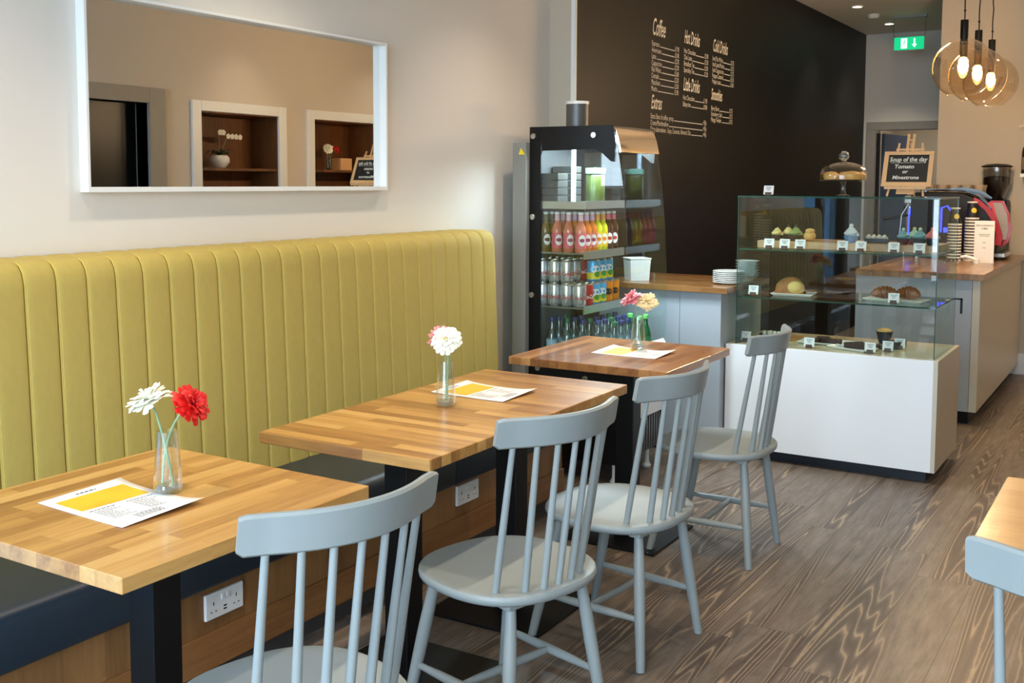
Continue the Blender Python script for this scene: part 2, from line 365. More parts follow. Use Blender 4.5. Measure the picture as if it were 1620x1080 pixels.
wall_holes(mb, YF, YW8+.1, 0, ZC, H1, lambda a, b, c, d: mb.box(XR, XR+.12, a, b, c, d))
struct(mb.build('wall_right', M_RIGHT))
mb = MB(); wall_holes(mb, -.3, XR+.1, 0, ZC, [(.35, 2.4, .35, 2.75), (2.5, 3.35, 0, 2.75)], lambda a, b, c, d: mb.box(a, b, YF-.12, YF, c, d))
struct(mb.build('wall_front', M_WHITE))
mb = MB(); wall_holes(mb, -.3, 1.3, 0, ZC, [(.02, .9, 0, 1.968)], lambda a, b, c, d: mb.box(a, b, YB, YB+.12, c, d))
struct(mb.build('wall_back', M_WHITE))
struct(MB().box(.99, XR+.1, YW8, YW8+.15, 0, ZC).box(.99, 1.14, YW8+.15, YB, 0, ZC).build('wall_bar', M_BEIGE))
# store room behind the doorway
struct(MB().box(-.3, 1.6, 12.9, 13.0, 0, ZC).box(1.4, 1.5, YB+.12, 12.9, 0, ZC).box(-.3, -.2, YB+.12, 12.9, 0, ZC).build('wall_store', M_BEIGE))
spot(.7, 11.9, 26, ang=140)
# side door near the street, blue tinted glass with a lock box (only its reflection shows)
struct(MB().box(XW-.12, XW-.04, -.5, -.43, 0, 2.4).box(XW-.12, XW-.04, 1.03, 1.1, 0, 2.4).box(XW-.12, XW-.04, -.43, 1.03, 2.33, 2.4).box(XW-.12, XW-.04, .27, .33, 0, 2.33).build('door_4', M_BLACK))
struct(MB().box(XW-.09, XW-.08, -.43, 1.03, 0, 2.33).build('door_4_glass', glass('blue_door_glass', (.22, .34, .44))))
struct(MB().box(XW-.08, XW-.03, .36, .46, 1.22, 1.36).build('door_4_lock', M_BLACK, bevel=.004))
# baseboards
struct(MB().box(XW, XW+.015, 4.12, 4.44, 0, .12).build('baseboard_left', M_FRAMEW, bevel=.004))
struct(MB().box(1.0, XR, YW8-.015, YW8, 0, .16).build('baseboard_bar', M_FRAMEW, bevel=.004))
struct(MB().box(XR-.015, XR, -1.2, 4.35, 0, .14).build('baseboard_right', M_FRAMEW, bevel=.004))
# street window and glazed door behind the camera
mb = MB()
for a in (.35, 1.35, 2.35): mb.box(a, a+.05, YF-.1, YF-.03, .35, 2.75)
mb.box(.35, 2.4, YF-.1, YF-.03, .35, .4).box(.35, 2.4, YF-.1, YF-.03, 2.7, 2.75)
struct(mb.build('window_1', M_BLUEBLK))
mb = MB(); mb.box(2.5, 2.57, YF-.1, YF-.04, 0, 2.75).box(3.28, 3.35, YF-.1, YF-.04, 0, 2.75).box(2.5, 3.35, YF-.1, YF-.04, 2.68, 2.75).box(2.5, 3.35, YF-.1, YF-.04, 0, .2).box(2.5, 3.35, YF-.1, YF-.04, 1.0, 1.08)
struct(mb.build('door_1', M_BLUEBLK))
struct(MB().box(-3, 9, -14, YF-.13, -.16, -.06).build('floor_street', pm('paving', (150, 150, 146), .9)))
# back doorway
fr = thing('door_2', None, None, (.35, YB, 0)); fr['kind'] = 'structure'
mb = MB(); mb.box(-.08, .01, YB-.03, YB+.13, 0, 1.97).box(-.08, .97, YB-.03, YB+.13, 1.97, 2.05).box(.9, .98, YB-.03, YB+.13, 0, 1.97); mb.build('door_frame', M_GREYFR, fr, bevel=.004)
MB().prism([(.035, 11.23), (.065, 11.225), (.15, 11.96), (.12, 11.97)], lambda p, q, s: (p, q, s), .01, 1.94).build('door_leaf', pm('dark_blue_door', (62, 84, 116), .4), fr)
MB().box(.012, .04, YB+.0, YB+.06, .02, 1.94).build('door_edge', M_BLACK, fr)
# right-wall doorway (seen in the mirror)
d3 = thing('door_3', None, None, (XR, 4.9, 0)); d3['kind'] = 'structure'
mb = MB(); mb.box(XR-.03, XR+.13, 5.35, 5.5, 0, 2.12).box(XR-.03, XR+.13, 4.3, 4.45, 0, 2.12).box(XR-.03, XR+.13, 4.45, 5.35, 2.007, 2.12)
mb.build('door_frame', M_GREYFR, d3, bevel=.004)
MB().box(XR+.13, XR+.17, 4.3, 5.5, 0, 2.12).build('door_leaf', pm('black_door', (12, 14, 16), .35), d3)
# niches in the right wall
for i, (a, b) in enumerate(((5.85, 6.70), (7.14, 7.975))):
    n = thing('niche_%d' % (i+1), None, None, (XR, (a+b)/2, .8)); n['kind'] = 'structure'
    MB().box(XR+.3, XR+.32, a, b, .8, 1.98).box(XR, XR+.3, a-.01, a+.008, .8, 1.98).box(XR, XR+.3, b-.008, b+.01, .8, 1.98).box(XR, XR+.3, a, b, 1.97, 1.99).box(XR, XR+.3, a, b, .79, .81).build('niche_lining', M_NICHE, n)
    MB().box(XR+.01, XR+.29, a+.009, b-.009, 1.52, 1.54).build('shelf_board', M_NICHE, n)
    mb = MB(); mb.box(XR-.025, XR, a-.09, a, .71, 2.06).box(XR-.025, XR, b, b+.09, .71, 2.06).box(XR-.025, XR, a, b, 1.98, 2.06).box(XR-.025, XR, a, b, .71, .8)
    mb.build('niche_frame', M_FRAMEW, n, bevel=.004)
# ---------------------------------------------------------------- ceiling fittings
def place_name(i): return i
DL = {0: 'round recessed ceiling downlight, the nearer of the two by the dark wall', 1: 'round recessed ceiling downlight, the farther one just before the exit sign'}
first = None
for i, (x, y) in enumerate(DOWN):
    if first is None:
        t = thing('downlight', DL[0], 'ceiling light', (x, y, ZC), 'recessed ceiling downlights')
        MB().lathe([(.052, 0), (.052, -.006), (.04, -.008), (.038, -.001)], (x, y, ZC), 24).build('trim_ring', M_PLASTW, t, smooth=True)
        MB().lathe([(.037, -.003), (0, -.0035)], (x, y, ZC), 24).build('lamp_lens', M_LAMP, t)
        first = t
    else:
        if i > 1: continue
        t = copy_tree(first); t.location = (x, y, ZC); t['label'] = DL.get(i, '')
mb = MB(); mb.lathe([(.05, 0), (.05, -.02), (.035, -.035), (0, -.037)], (.252, 9.80, ZC), 24)
tag(mb.build('smoke_detector', M_PLASTW, loc=(.252, 9.80, ZC), smooth=True), 'small round white smoke detector on the ceiling between the two downlights', 'smoke detector')
t = thing('exit_sign', 'green running-man exit sign with down arrow, hanging from the ceiling', 'exit sign', (.52, 10.0, 2.62))
MB().box(.395, .645, 9.985, 10.01, 2.62, 2.73).build('sign_panel', M_EXIT, t, bevel=.003)
MB().tube([(.40, 10, 2.73), (.385, 10, 2.76), (.385, 10, ZC)], .003, 6).tube([(.64, 10, 2.73), (.655, 10, 2.76), (.655, 10, ZC)], .003, 6).box(.375, .665, 9.98, 10.02, ZC-.02, ZC).build('hanger', M_STEEL, t)
mb = MB(); y = 9.983
mb.box(.455, .505, y-.001, y, 2.632, 2.718); mb.build('doorway_symbol', M_EXITW, t)
mb = MB(); mb.ball((.488, y-.002, 2.702), .006, 8)
mb.tube([(.486, y-.002, 2.694), (.478, y-.002, 2.67)], .005, 6).tube([(.478, y-.002, 2.67), (.49, y-.002, 2.655), (.484, y-.002, 2.638)], .003, 6).tube([(.478, y-.002, 2.67), (.466, y-.002, 2.655), (.458, y-.002, 2.645)], .003, 6).tube([(.486, y-.002, 2.69), (.498, y-.002, 2.68)], .003, 6).tube([(.486, y-.002, 2.69), (.47, y-.002, 2.684)], .003, 6)
mb.build('running_figure', M_EXIT, t)
mb = MB(); mb.box(.563, .573, y-.001, y, 2.65, 2.715).add([(.548, y-.001, 2.665), (.588, y-.001, 2.665), (.568, y-.001, 2.637)], [(0, 1, 2)]); mb.build('down_arrow', M_EXITW, t)
# pendants
PEND = [(1.54, 6.4, 2.077, 'nearest of the three'), (1.546, 6.87, 2.077, 'middle one of the three'), (1.554, 7.36, 2.077, 'farthest of the three')]
first = None
for x, y, z, w in PEND:
    lab = 'glass globe pendant with glowing bulb over the bar, %s' % w
    if first is None:
        t = thing('pendant_lamp', lab, 'pendant lamp', (x, y, ZC), 'globe pendants over the bar'); first = t
        R = .163; pr = []
        for k in range(19):
            a = math.radians(17+k*(150-17)/18); pr.append((R*math.sin(a), z+R*math.cos(a)))
        pr.append((.078, z-R*.9))
        mb = MB(); mb.v = []; n = 40
        mb.grid(n, len(pr)-1, lambda u, v: (x+pr[round(v*(len(pr)-1))][0]*math.cos(2*PI*u), y+pr[round(v*(len(pr)-1))][0]*math.sin(2*PI*u), pr[round(v*(len(pr)-1))][1]))
        mb.build('glass_globe', M_GLOBE, t, smooth=True, weld=True)
        MB().cyl((x, y, z+R-.035), .021, .135, 20).build('socket_tube', M_BLACK, t, smooth=True, bevel=.002)
        MB().lathe([(.0205, 0), (.0205, .07)], (x, y, z+R-.105), 20).build('lamp_cap', pm('bronze_cap', (96, 78, 50), .35, metal=.8), t, smooth=True)
        b = MB().lathe([(.012, .0), (.02, -.02), (.0285, -.05), (.024, -.078), (.008, -.094), (0, -.096)], (x, y, z+R-.1), 16).build('bulb', M_BULB, t, smooth=True)
        mb = MB(); zz = z+R+.1; pts = []
        for k in range(13):
            f = k/12; pts.append((x+.004*math.sin(k*2.1)*(1-abs(2*f-1)), y+.004*math.cos(k*1.3)*(1-abs(2*f-1)), zz+(ZC-.02-zz)*f))
        mb.tube(pts, .0035, 8); mb.ball((x, y, zz+.05), .007, 8).ball((x, y, zz+.3), .006, 8)
        mb.build('cable', M_BLACK, t, smooth=True)
        MB().lathe([(.05, 0), (.05, -.018), (.01, -.024)], (x, y, ZC), 24).build('ceiling_rose', M_BLACK, t, smooth=True)
    else:
        t = copy_tree(first); t.location = (x, y, ZC+(z-PEND[0][2])); t['label'] = lab
    l = bpy.data.lights.new('pendant_light', 'POINT'); l.energy = 19; l.color = (1, .76, .5); l.shadow_soft_size = .03
    o = bpy.data.objects.new('pendant_light', l); o.location = (x, y, z-.045); COL.objects.link(o)
    # cable rose stays at the ceiling for lower copies
# ---------------------------------------------------------------- menu lettering on the dark wall
t = thing('menu_lettering', 'white drinks menu lettering with prices on the tall dark wall', 'menu lettering', (XD, 6.4, 1.7))
def wtext(mb, s, y, z, h, right=None, bold=0, shear=0, squeeze=.8, align='LEFT'):
    mb.text(s, h*KD, (XD+.003, y, z), (0, 1, 0), (0, 0, 1), squeeze, bold, shear, align)
def section(head, hy, hz, hh, rows, y0, y1, z0, dz, hsq=.55):
    hy *= KD; y0 *= KD; y1 *= KD; dz *= KD; hz = hz*KD-.036; z0 = z0*KD-.036
    mb = MB(); wtext(mb, head, hy, hz, hh, bold=.0015, shear=.35, squeeze=hsq*.95); mb.build('menu_heading', M_CHALK, t, label='handwritten heading ' + head)
    for k, (n, p) in enumerate(rows):
        mb = MB(); z = z0-k*dz; h = .043
        wtext(mb, n, y0, z, h, squeeze=.72); ya = max(v[1] for v in mb.v)+.012
        wtext(mb, p, y1, z, h, squeeze=.66, align='RIGHT'); yb = min(v[1] for v in mb.v if v[1] > ya)-.012
        while ya < yb:
            mb.box(XD+.002, XD+.004, ya, ya+.006, z, z+.005); ya += .0105
        mb.build('menu_line', M_CHALK, t)
section('Coffee', 5.765, 2.295, .14, [('Espresso', '£1.90'), ('Americano', '£2.40'), ('Latte', '£2.70'), ('Cappuccino', '£2.70'), ('Flat White', '£2.60'), ('Cortado', '£2.20'), ('Macchiato', '£2.00'), ('Mocha', '£2.90')], 5.762, 6.165, 2.232, .0372, .52)
section('Hot Drinks', 6.243, 2.30, .115, [('Hot Chocolate', '£2.90'), ('Chai Latte', '£2.50'), ('Breakfast Tea', '£2.00'), ('Speciality Tea', '£2.20')], 6.243, 6.648, 2.238, .0385, .5)
section('Little Drinks', 6.24, 2.01, .115, [('Hot Chocolate', '£1.90'), ('Babyccino', '£0.80')], 6.238, 6.645, 1.952, .04, .48)
section('Cold Drinks', 6.728, 2.30, .115, [('Iced Flat White', '£2.75'), ('Iced Latte/Mocha', '£2.75'), ('Iced Cappuccino', '£2.75'), ('Frappe Caramel', '£3.50'), ('Frappe Latte', '£3.00')], 6.726, 7.13, 2.24, .037, .5)
section('Smoothies', 6.714, 1.985, .105, [('Berry Burst', '£3.75'), ('Strawberry Split', '£3.75'), ('Mango Twister', '£3.75')], 6.718, 7.12, 1.915, .037, .47)
section('Extras', 5.762, 1.87, .115, [('Extra Shot of coffee, syrup', '+50p'), ('Cream/Marshmallow', '+50p'), ('Dairy alternatives - Soya, Coconut, Almond, Oat', '+40p')], 5.759, 6.638, 1.812, .0375, .55)
# ---------------------------------------------------------------- wall mirror
t = thing('wall_mirror', 'large wide mirror in deep white box frame on the wall above the bench', 'mirror', (XW, 2.6, 1.405))
y0, y1, z0, z1, xf, lip = 2.079, 3.527, 1.403, 2.006, -.225, .010
mb = MB(); mb.box(XW, xf, y0, y0+lip, z0, z1).box(XW, xf, y1-lip, y1, z0, z1).box(XW, xf, y0+lip, y1-lip, z0, z0+lip+.006).box(XW, xf, y0+lip, y1-lip, z1-lip, z1)
mb.build('frame', M_FRAMEW, t, bevel=.0015)
MB().box(XW+.002, XW+.006, y0+lip, y1-lip, z0+lip, z1-lip).build('mirror_glass', M_MIRROR, t)
# ---------------------------------------------------------------- bench
YE, YS, CW = 4.09, 1.22, .0977
t = thing('banquette_bench', 'long mustard-green channel-tufted wall bench with navy seat and oak panelled base', 'bench', (.1, 1.75, 0))
def back_prof(t):       # vertical section, from seat up over the top roll to the wall
    L = [(-.025, .43), (-.03, .6), (-.038, .8), (-.046, 1.0), (-.052, 1.13), (-.054, 1.165), (-.060, 1.19), (-.073, 1.207), (-.09, 1.214), (-.15, 1.215), (-.25, 1.213)]
    f = t*(len(L)-1); i = min(int(f), len(L)-2); f -= i
    return (L[i][0]*(1-f)+L[i+1][0]*f, L[i][1]*(1-f)+L[i+1][1]*f)
mb = MB(); ch = int((YE-YS)/CW); off = YE-ch*CW; ns = 16; prof_n = 20
def bfn(u, v):
    k = u*ch*ns; c = int(k/ns+1e-6); s = k/ns-c
    if c >= ch: c = ch-1; s = 1
    d = (1-abs(2*s-1)**16)*.010+.002*(1-abs(2*s-1)**2)
    x, z = back_prof(v)
    px, pz = back_prof(max(0, v-.02)); qx, qz = back_prof(min(1, v+.02)); tx, tz = qx-px, qz-pz; l = math.hypot(tx, tz)
    n = (tz/l, -tx/l)
    return (x-.0115+n[0]*d, off+(c+s)*CW-.0*s, z-.004+n[1]*d)
mb.grid(ch*ns, prof_n, bfn)
mb.build('backrest', M_FABRIC, t, smooth=True)
mb = MB(); P = [back_prof(k/20) for k in range(21)]
mb.add([(x-.012, YE, z) for x, z in P]+[(XW+.001, YE, 1.2), (XW+.001, YE, .43)], [tuple(range(23))]); mb.build('backrest_end', M_FABRIC, t)
mb = MB(); mb.add([(x-.012, off, z) for x, z in P]+[(XW+.001, off, 1.2), (XW+.001, off, .43)], [tuple(range(22, -1, -1))]); mb.build('backrest_end', M_FABRIC, t)
mb = MB()
for k in range(ch+1):
    yy = off+k*CW+.004; mb.tube([(x-.0085, min(yy, YE-.003), z) for x, z in P[:18]], .0042, 6)
mb.build('piping', pm('mustard_piping', (198, 176, 84), .7), t, smooth=True)
for a, b in ((YS, 3.2), (3.2, YE)):
    pts = [(-.06, .44), (-.06, .46)] + [(.31+.035*math.sin(x), .425+.035*math.cos(x)) for x in [PI/2*k/6 for k in range(7)]] + [(.345, .33), (.338, .318), (.30, .315), (-.06, .36)]
    MB().prism(pts, lambda p, q, s: (p, s, q), a+.002, b-.002).build('seat_cushion', M_NAVY, t, smooth=True, bevel=.003)
MB().box(XW+.01, .30, YS, YE, .07, .33).build('front_panel', M_PANEL, t)
MB().box(.30, .311, YS, YE, .07, .175).build('skirting_board', M_SKIRT, t, bevel=.003)
MB().box(XW+.01, .27, YS+.02, YE-.02, 0, .07).build('plinth', M_PLINTH, t)
# sockets
def socket(y0, y1, z0, z1, lab):
    t = thing('wall_socket', lab, 'power socket', (.30, (y0+y1)/2, z0)); X = .30; w = y1-y0; h = z1-z0
    MB().box(X, X+.011, y0, y1, z0, z1).build('faceplate', M_PLASTW, t, bevel=.004, seg=3)
    for s in (-1, 1):
        c = (y0+y1)/2+s*.009; MB().box(X+.011, X+.0145, c-.006, c+.006, z1-.026, z1-.010).build('rocker_switch', M_PLASTW, t, bevel=.001)
        c = (y0+y1)/2+s*w*.30; mb = MB()
        mb.box(X+.011, X+.0115, c-.0015, c+.0015, z0+h*.52, z0+h*.66).box(X+.011, X+.0115, c-.0105, c-.0065, z0+h*.26, z0+h*.31).box(X+.011, X+.0115, c+.0065, c+.0105, z0+h*.26, z0+h*.31)
        mb.build('pin_holes', M_BLACK, t)
    MB().box(X+.011, X+.0115, (y0+y1)/2-.006, (y0+y1)/2+.006, z0+.016, z0+.020).box(X+.011, X+.0115, (y0+y1)/2-.006, (y0+y1)/2+.006, z0+.025, z0+.029).build('usb_ports', M_BLACK, t)
socket(2.02, 2.162, .211, .286, 'white double power socket on the bench base, nearer the camera')
socket(3.256, 3.403, .217, .294, 'white double power socket on the bench base under the long middle table')
# ---------------------------------------------------------------- tables
def table(lab, cx, cy, sx, sy, rot, posts, mat, mate=None, th=.031, plate=.42):
    t = thing('cafe_table', lab, 'table', (cx, cy, 0))
    mb = MB(); mb.box(cx-sx/2, cx+sx/2, cy-sy/2, cy+sy/2, .75-th, .75)
    mb.build('tabletop', mat, t, bevel=.0018, seg=1)
    for px, py in posts:
        MB().box(px-.04, px+.04, py-.038, py+.038, .009, .75-th-.006).build('column', M_BLACK, t, bevel=.003)
        MB().box(px-plate/2, px+plate/2, py-plate/2, py+plate/2, .001, .009).build('base_plate', M_BLACK, t, bevel=.002)
        MB().box(px-.2, px+.2, py-.2, py+.2, .75-th-.006, .75-th).build('mounting_plate', M_BLACK, t)
    t.rotation_euler = (0, 0, rot)
    return t
table('square oak block table nearest the camera, with red and white flowers on it', .6868, 1.5256, .676, .674, -.0028, [(.695, 1.53)], M_OAK_Y)
table('long rectangular oak block table in the middle, on two black columns', .7145, 2.6987, .575, 1.1705, .0134, [(.70, 2.41), (.70, 3.02)], M_OAK_X)
table('square brown oak block table farthest away, beside the drinks chiller', .6723, 3.9153, .676, .674, .0117, [(.70, 3.92)], M_OAK_Y3)
table('pale oak table at the right edge of the photo', 2.62, 2.43, .74, .6, 0, [(2.62, 2.43)], M_OAK_LT, th=.027)
# ---------------------------------------------------------------- spindle chairs
ZS = .43
BV, BU = [.155, .097, .048, 0], [.124, .17, .187, .19]
TV, TU = [.165, .112, .056, 0], [.194, .224, .24, .246]
def make_chair():
    t = thing('spindle_chair', None, 'chair', (0, 0, 0), 'pale grey spindle-back chairs')
    def outline(s, k=1.0):
        a = 2*PI*s; c, sn = math.cos(a), math.sin(a)
        w = .226*(abs(sn)**.78)*(1 if sn > 0 else -1); u = .22*(abs(c)**.82)*(1 if c > 0 else -1)
        if u < 0: w *= 1-.05*(u/-.22)**2
        return (u*k+.003, w*k)
    mb = MB(); n = 48
    rings = [(.90, ZS-.027), (.965, ZS-.026), (.992, ZS-.020), (1, ZS-.013), (.996, ZS-.006), (.98, ZS-.001), (.955, ZS), (.86, ZS-.0015), (.6, ZS-.006), (.3, ZS-.008)]
    vs = []; fs = []
    for k, z in rings:
        for i in range(n): u, w = outline(i/n, k); vs.append((u, w, z))
    for j in range(len(rings)-1):
        for i in range(n): fs.append((j*n+i, j*n+(i+1) % n, (j+1)*n+(i+1) % n, (j+1)*n+i))
    fs.append(tuple(range(n-1, -1, -1))); fs.append(tuple((len(rings)-1)*n+i for i in range(n)))
    mb.add(vs, fs); mb.build('seat', M_CHAIR, t, smooth=True)
    # top rail
    def ru(w):
        w = abs(w); return .248-.052*(w/.165)**2 if w < .165 else .196-(w-.165)*.45
    mb = MB(); W0 = .212; n = 40; vs = []; fs = []
    sec = [(-.009, 0), (-.009, .5), (-.009, .92), (-.005, 1), (.004, 1), (.009, .93), (.009, .5), (.009, .06), (.004, 0), (-.004, 0)]
    for i in range(n+1):
        w = -W0+2*W0*i/n; f = abs(w)/W0
        e = max(0, (f-.95)/.05); zb = .806+.009*(1-math.sqrt(max(0, 1-e*e))); zt = .882-.004*(1-math.sqrt(max(0, 1-e*e)))
        d = .005; du = -(ru(w+d)-ru(w-d))/(2*d); l = math.hypot(1, du)
        for a, h in sec:
            z = zb+(zt-zb)*h; lean = .19*(z-.8)
            vs.append((ru(w)+a/l*1+lean+.003, w+a*du/l, z))
    m = len(sec)
    for i in range(n):
        for k in range(m): fs.append((i*m+k, i*m+(k+1) % m, (i+1)*m+(k+1) % m, (i+1)*m+k))
    fs.append(tuple(range(m-1, -1, -1))); fs.append(tuple(n*m+k for k in range(m)))
    mb.add(vs, fs); mb.build('top_rail', M_CHAIR, t, smooth=True)
    for k in range(7):
        j = min(k, 6-k); s = -1 if k < 3 else 1
        a = Vector((BU[j], s*BV[j], ZS-.012)); b = Vector((TU[j]+.003, s*TV[j], .812)); pts = [a.lerp(b, q/6) for q in range(7)]
        MB().tube(pts, [.0092, .0098, .0098, .0092, .0085, .0078, .0074], 12).build('spindle', M_CHAIR, t, smooth=True)
    legs = {}
    for u0, v0, u1, v1 in ((.15, .125, .195, .178), (-.12, .14, -.205, .18)):
        for s in (-1, 1):
            a = Vector((u0, s*v0, ZS-.022)); b = Vector((u1, s*v1, .0)); legs[(u0 > 0, s)] = (a, b)
            pts = [a.lerp(b, q/8) for q in range(9)]
            MB().tube(pts, [.0125, .015, .0168, .0175, .0172, .0165, .0155, .0145, .0135], 14).build('leg', M_CHAIR, t, smooth=True)
    mids = []
    for s in (-1, 1):
        h = 1-.155/ZS; a = legs[(False, s)][0].lerp(legs[(False, s)][1], h); b = legs[(True, s)][0].lerp(legs[(True, s)][1], h)
        pts = [a.lerp(b, q/8) for q in range(9)]; mids.append(a.lerp(b, .5))
        MB().tube(pts, [.0085, .0095, .0115, .0125, .013, .0125, .0115, .0095, .0085], 12).build('stretcher', M_CHAIR, t, smooth=True)
    MB().tube([mids[0].lerp(mids[1], q/6) for q in range(7)], [.009, .011, .0115, .0115, .0115, .011, .009], 12).build('stretcher', M_CHAIR, t, smooth=True)
    for u in (.15, -.12):
        MB().box(u-.02, u+.02, -.15, .15, ZS-.042, ZS-.024).build('seat_rail', M_CHAIR, t, bevel=.004)
    return t
CH = [(1.114, 1.504, -.257, 'pale blue-grey spindle-back chair nearest the camera, at the table with red flower'),
      (1.089, 2.353, -.261, 'pale grey spindle-back chair second from the camera, at the long middle table'),
      (1.106, 2.996, -.11, 'pale grey spindle-back chair third from the camera, at far end of the long table'),
      (1.071, 3.955, .013, 'pale grey spindle-back chair farthest away, in front of the white display counter'),
      (2.51, 2.0, -PI/2, 'pale blue spindle-back chair cut off at the right edge, at the pale oak table')]
proto = make_chair()
for i, (x, y, r, lab) in enumerate(CH):
    c = proto if i == 0 else copy_tree(proto)
    c.location = (x, y, 0); c.rotation_euler = (0, 0, r); c['label'] = lab
# ---------------------------------------------------------------- menu sheets
def sheet(cx, cy, ang, sx, sy, lab, curl=.012):
    t = thing('menu_sheet', lab, 'menu', (cx, cy, .75), 'printed menu sheets on the tables')
    def z(p, q): return .7512+curl*(abs(p)**3)*(.55+.45*q)*(.75 if p < 0 else 1)
    mb = MB(); f = lambda u, v, e=0: (cx+(u-.5)*sx, cy+(v-.5)*sy, z(2*u-1, 2*v-1)+e)
    mb.grid(24, 10, lambda u, v: f(u, v)); mb.build('paper', M_PAPER, t, smooth=True, solid=.0004)
    mb = MB(); mb.grid(16, 8, lambda u, v: f(.12+.33*u, .09+.82*v, .0006)); mb.build('yellow_panel', M_YELLOW, t, smooth=True)
    mb = MB(); rnd = random.Random(5)
    def ln(u, v0, v1, w=.007):
        k = v0
        while k < v1:
            e = min(v1, k+rnd.uniform(.02, .05)); mb.quad(f(u, k, .0007), f(u+w, k, .0007), f(u+w, e, .0007), f(u, e, .0007)); k = e+.012
    ln(.06, .38, .62, .02); ln(.50, .12, .42, .013); ln(.50, .56, .9, .013)
    for r in range(9): ln(.545+r*.028, .14, .30+rnd.uniform(0, .12)); ln(.545+r*.028, .58, .74+rnd.uniform(0, .12))
    for r in range(6): ln(.82+r*.02, .3, .62)
    mb.build('printed_text', M_INK, t)
    t.rotation_euler = (0, 0, ang); return t
sheet(.664, 1.472, -.045, .29, .205, 'white and yellow printed menu sheet beside the vase with the red flower')
sheet(.655, 2.911, -.03, .285, .205, 'white and yellow printed menu sheet on the long middle table')
sheet(.722, 3.918, -.02, .285, .2, 'white and yellow printed menu sheet on the farthest oak table')
# ---------------------------------------------------------------- vases and gerberas
def vase(x, y, z, lab):
    t = thing('glass_vase', lab, 'vase', (x, y, z), 'tapered clear glass vases')
    o = [(.0, .0), (.022, .0), (.029, .003), (.0315, .012), (.0312, .03), (.028, .07), (.0245, .105), (.0222, .138)]
    i = [(.0205, .138), (.0228, .105), (.0263, .07), (.0292, .03), (.027, .02), (.0, .017)]
    MB().lathe([(r, zz) for r, zz in o]+[(r, zz) for r, zz in i], (x, y, z+.0006), 32).build('glass_body', M_VASE, t, smooth=True)
    MB().lathe([(0, .0012), (.020, .0012), (.0265, .005), (.0285, .012), (.0255, .0185), (0, .0162)], (x, y, z+.0006), 32).build('thick_base', M_VBASE, t, smooth=True)
    return t
def gerbera(name, base, head, nrm, mp, me_, lab, R=.048, bend=.0, double=True):
    t = thing(name, lab, 'flower', base, 'gerberas in the vases')
    B, Hd, Nn = Vector(base), Vector(head), Vector(nrm).normalized()
    c = Hd-Nn*.035; pts = []
    for k in range(11):
        s = k/10; p = B*(1-s)**2+2*s*(1-s)*(B.lerp(c, .55)+Vector((bend, bend*.5, .02)))+c*s*s; pts.append(p)
    pts.append(Hd-Nn*.006)
    MB().tube(pts, [.0026]*11+[.0034], 8).build('stem', M_STEM, t, smooth=True)
    M = Vector((0, 0, 1)).rotation_difference(Nn).to_matrix(); rnd = random.Random(len(lab))
    mb = MB()
    for layer, (cnt, rr, tl, w) in enumerate(((18, R, .0, .0078), (18, R*.95, .4, .0078), (16, R*.72, .9, .006), (12, R*.42, 1.2, .004))):
        for k in range(cnt):
            a = 2*PI*(k+.5*layer)/cnt+rnd.uniform(-.06, .06); r1 = rr*rnd.uniform(.9, 1.06); droop = rnd.uniform(-.1, .5)
            row = []
            for s in (0, .35, .7, .92, 1.0):
                r = .006+(r1-.006)*s; hw = w*(.35+.9*s-.25*s*s) if s < .95 else w*.35
                z = tl*.02*math.sin(s*1.6)+(-droop*.03)*s*s
                ca, sa = math.cos(a), math.sin(a)
                for q in (-1, 0, 1): row.append(Hd+M@Vector((r*ca-q*hw*sa, r*sa+q*hw*ca, z-abs(q)*.0012+.0015*layer)))
            mb.add(row, [(j*3+i, j*3+i+1, (j+1)*3+i+1, (j+1)*3+i) for j in range(4) for i in range(2)])
    mb.build('petals', mp, t, smooth=True)
    mb = MB(); mb.ball(tuple(Hd+Nn*.004), .0085, 12, (1, 1, .6)); mb.build('flower_eye', me_, t, smooth=True)
    return t
rx, ry = .852, .523                       # direction along the row of flowers in each vase
vase(.681, 1.584, .75, 'clear tapered glass vase holding the red and white gerberas')
gerbera('gerbera', (.681+.012*rx, 1.584+.012*ry, .77), (.681-.038*rx, 1.584-.038*ry, .958), (-.2, -.35, .9), M_PW, M_GREYE, 'white gerbera beside the red gerbera on the nearest table', .05)
gerbera('gerbera', (.681-.012*rx, 1.584-.012*ry, .77), (.681+.056*rx, 1.584+.056*ry, .948), (.80, .12, .58), M_PR, M_DARKC, 'red gerbera in the vase on the nearest table', .048, bend=-.02)
vase(.668, 2.673, .75, 'clear tapered glass vase on the long middle table')
gerbera('gerbera', (.668+.006, 2.673, .77), (.668+.006, 2.673-.006, .957), (.28, -.75, .62), M_PW, M_GREYE, 'white gerbera in the vase on the long middle table', .05)
gerbera('gerbera', (.668-.006, 2.673+.01, .77), (.668-.03, 2.673+.012, .962), (-.3, -.3, .8), M_PP, M_GREYE, 'pink gerbera half hidden behind a white one on the long middle table', .045)
vase(.701, 4.005, .75, 'clear tapered glass vase on the farthest oak table')
gerbera('gerbera', (.701+.012, 4.005+.004, .77), (.701-.02*rx-.012, 4.005-.01, .962), (-.35, -.35, .85), M_PP, M_GREYE, 'pink gerbera on the farthest oak table beside a cream one', .05)
gerbera('gerbera', (.701-.012, 4.005-.004, .77), (.701+.034*rx, 4.005+.03*ry, .952), (.3, -.45, .8), M_PC, M_GREYE, 'cream gerbera on the farthest oak table beside a pink one', .05)
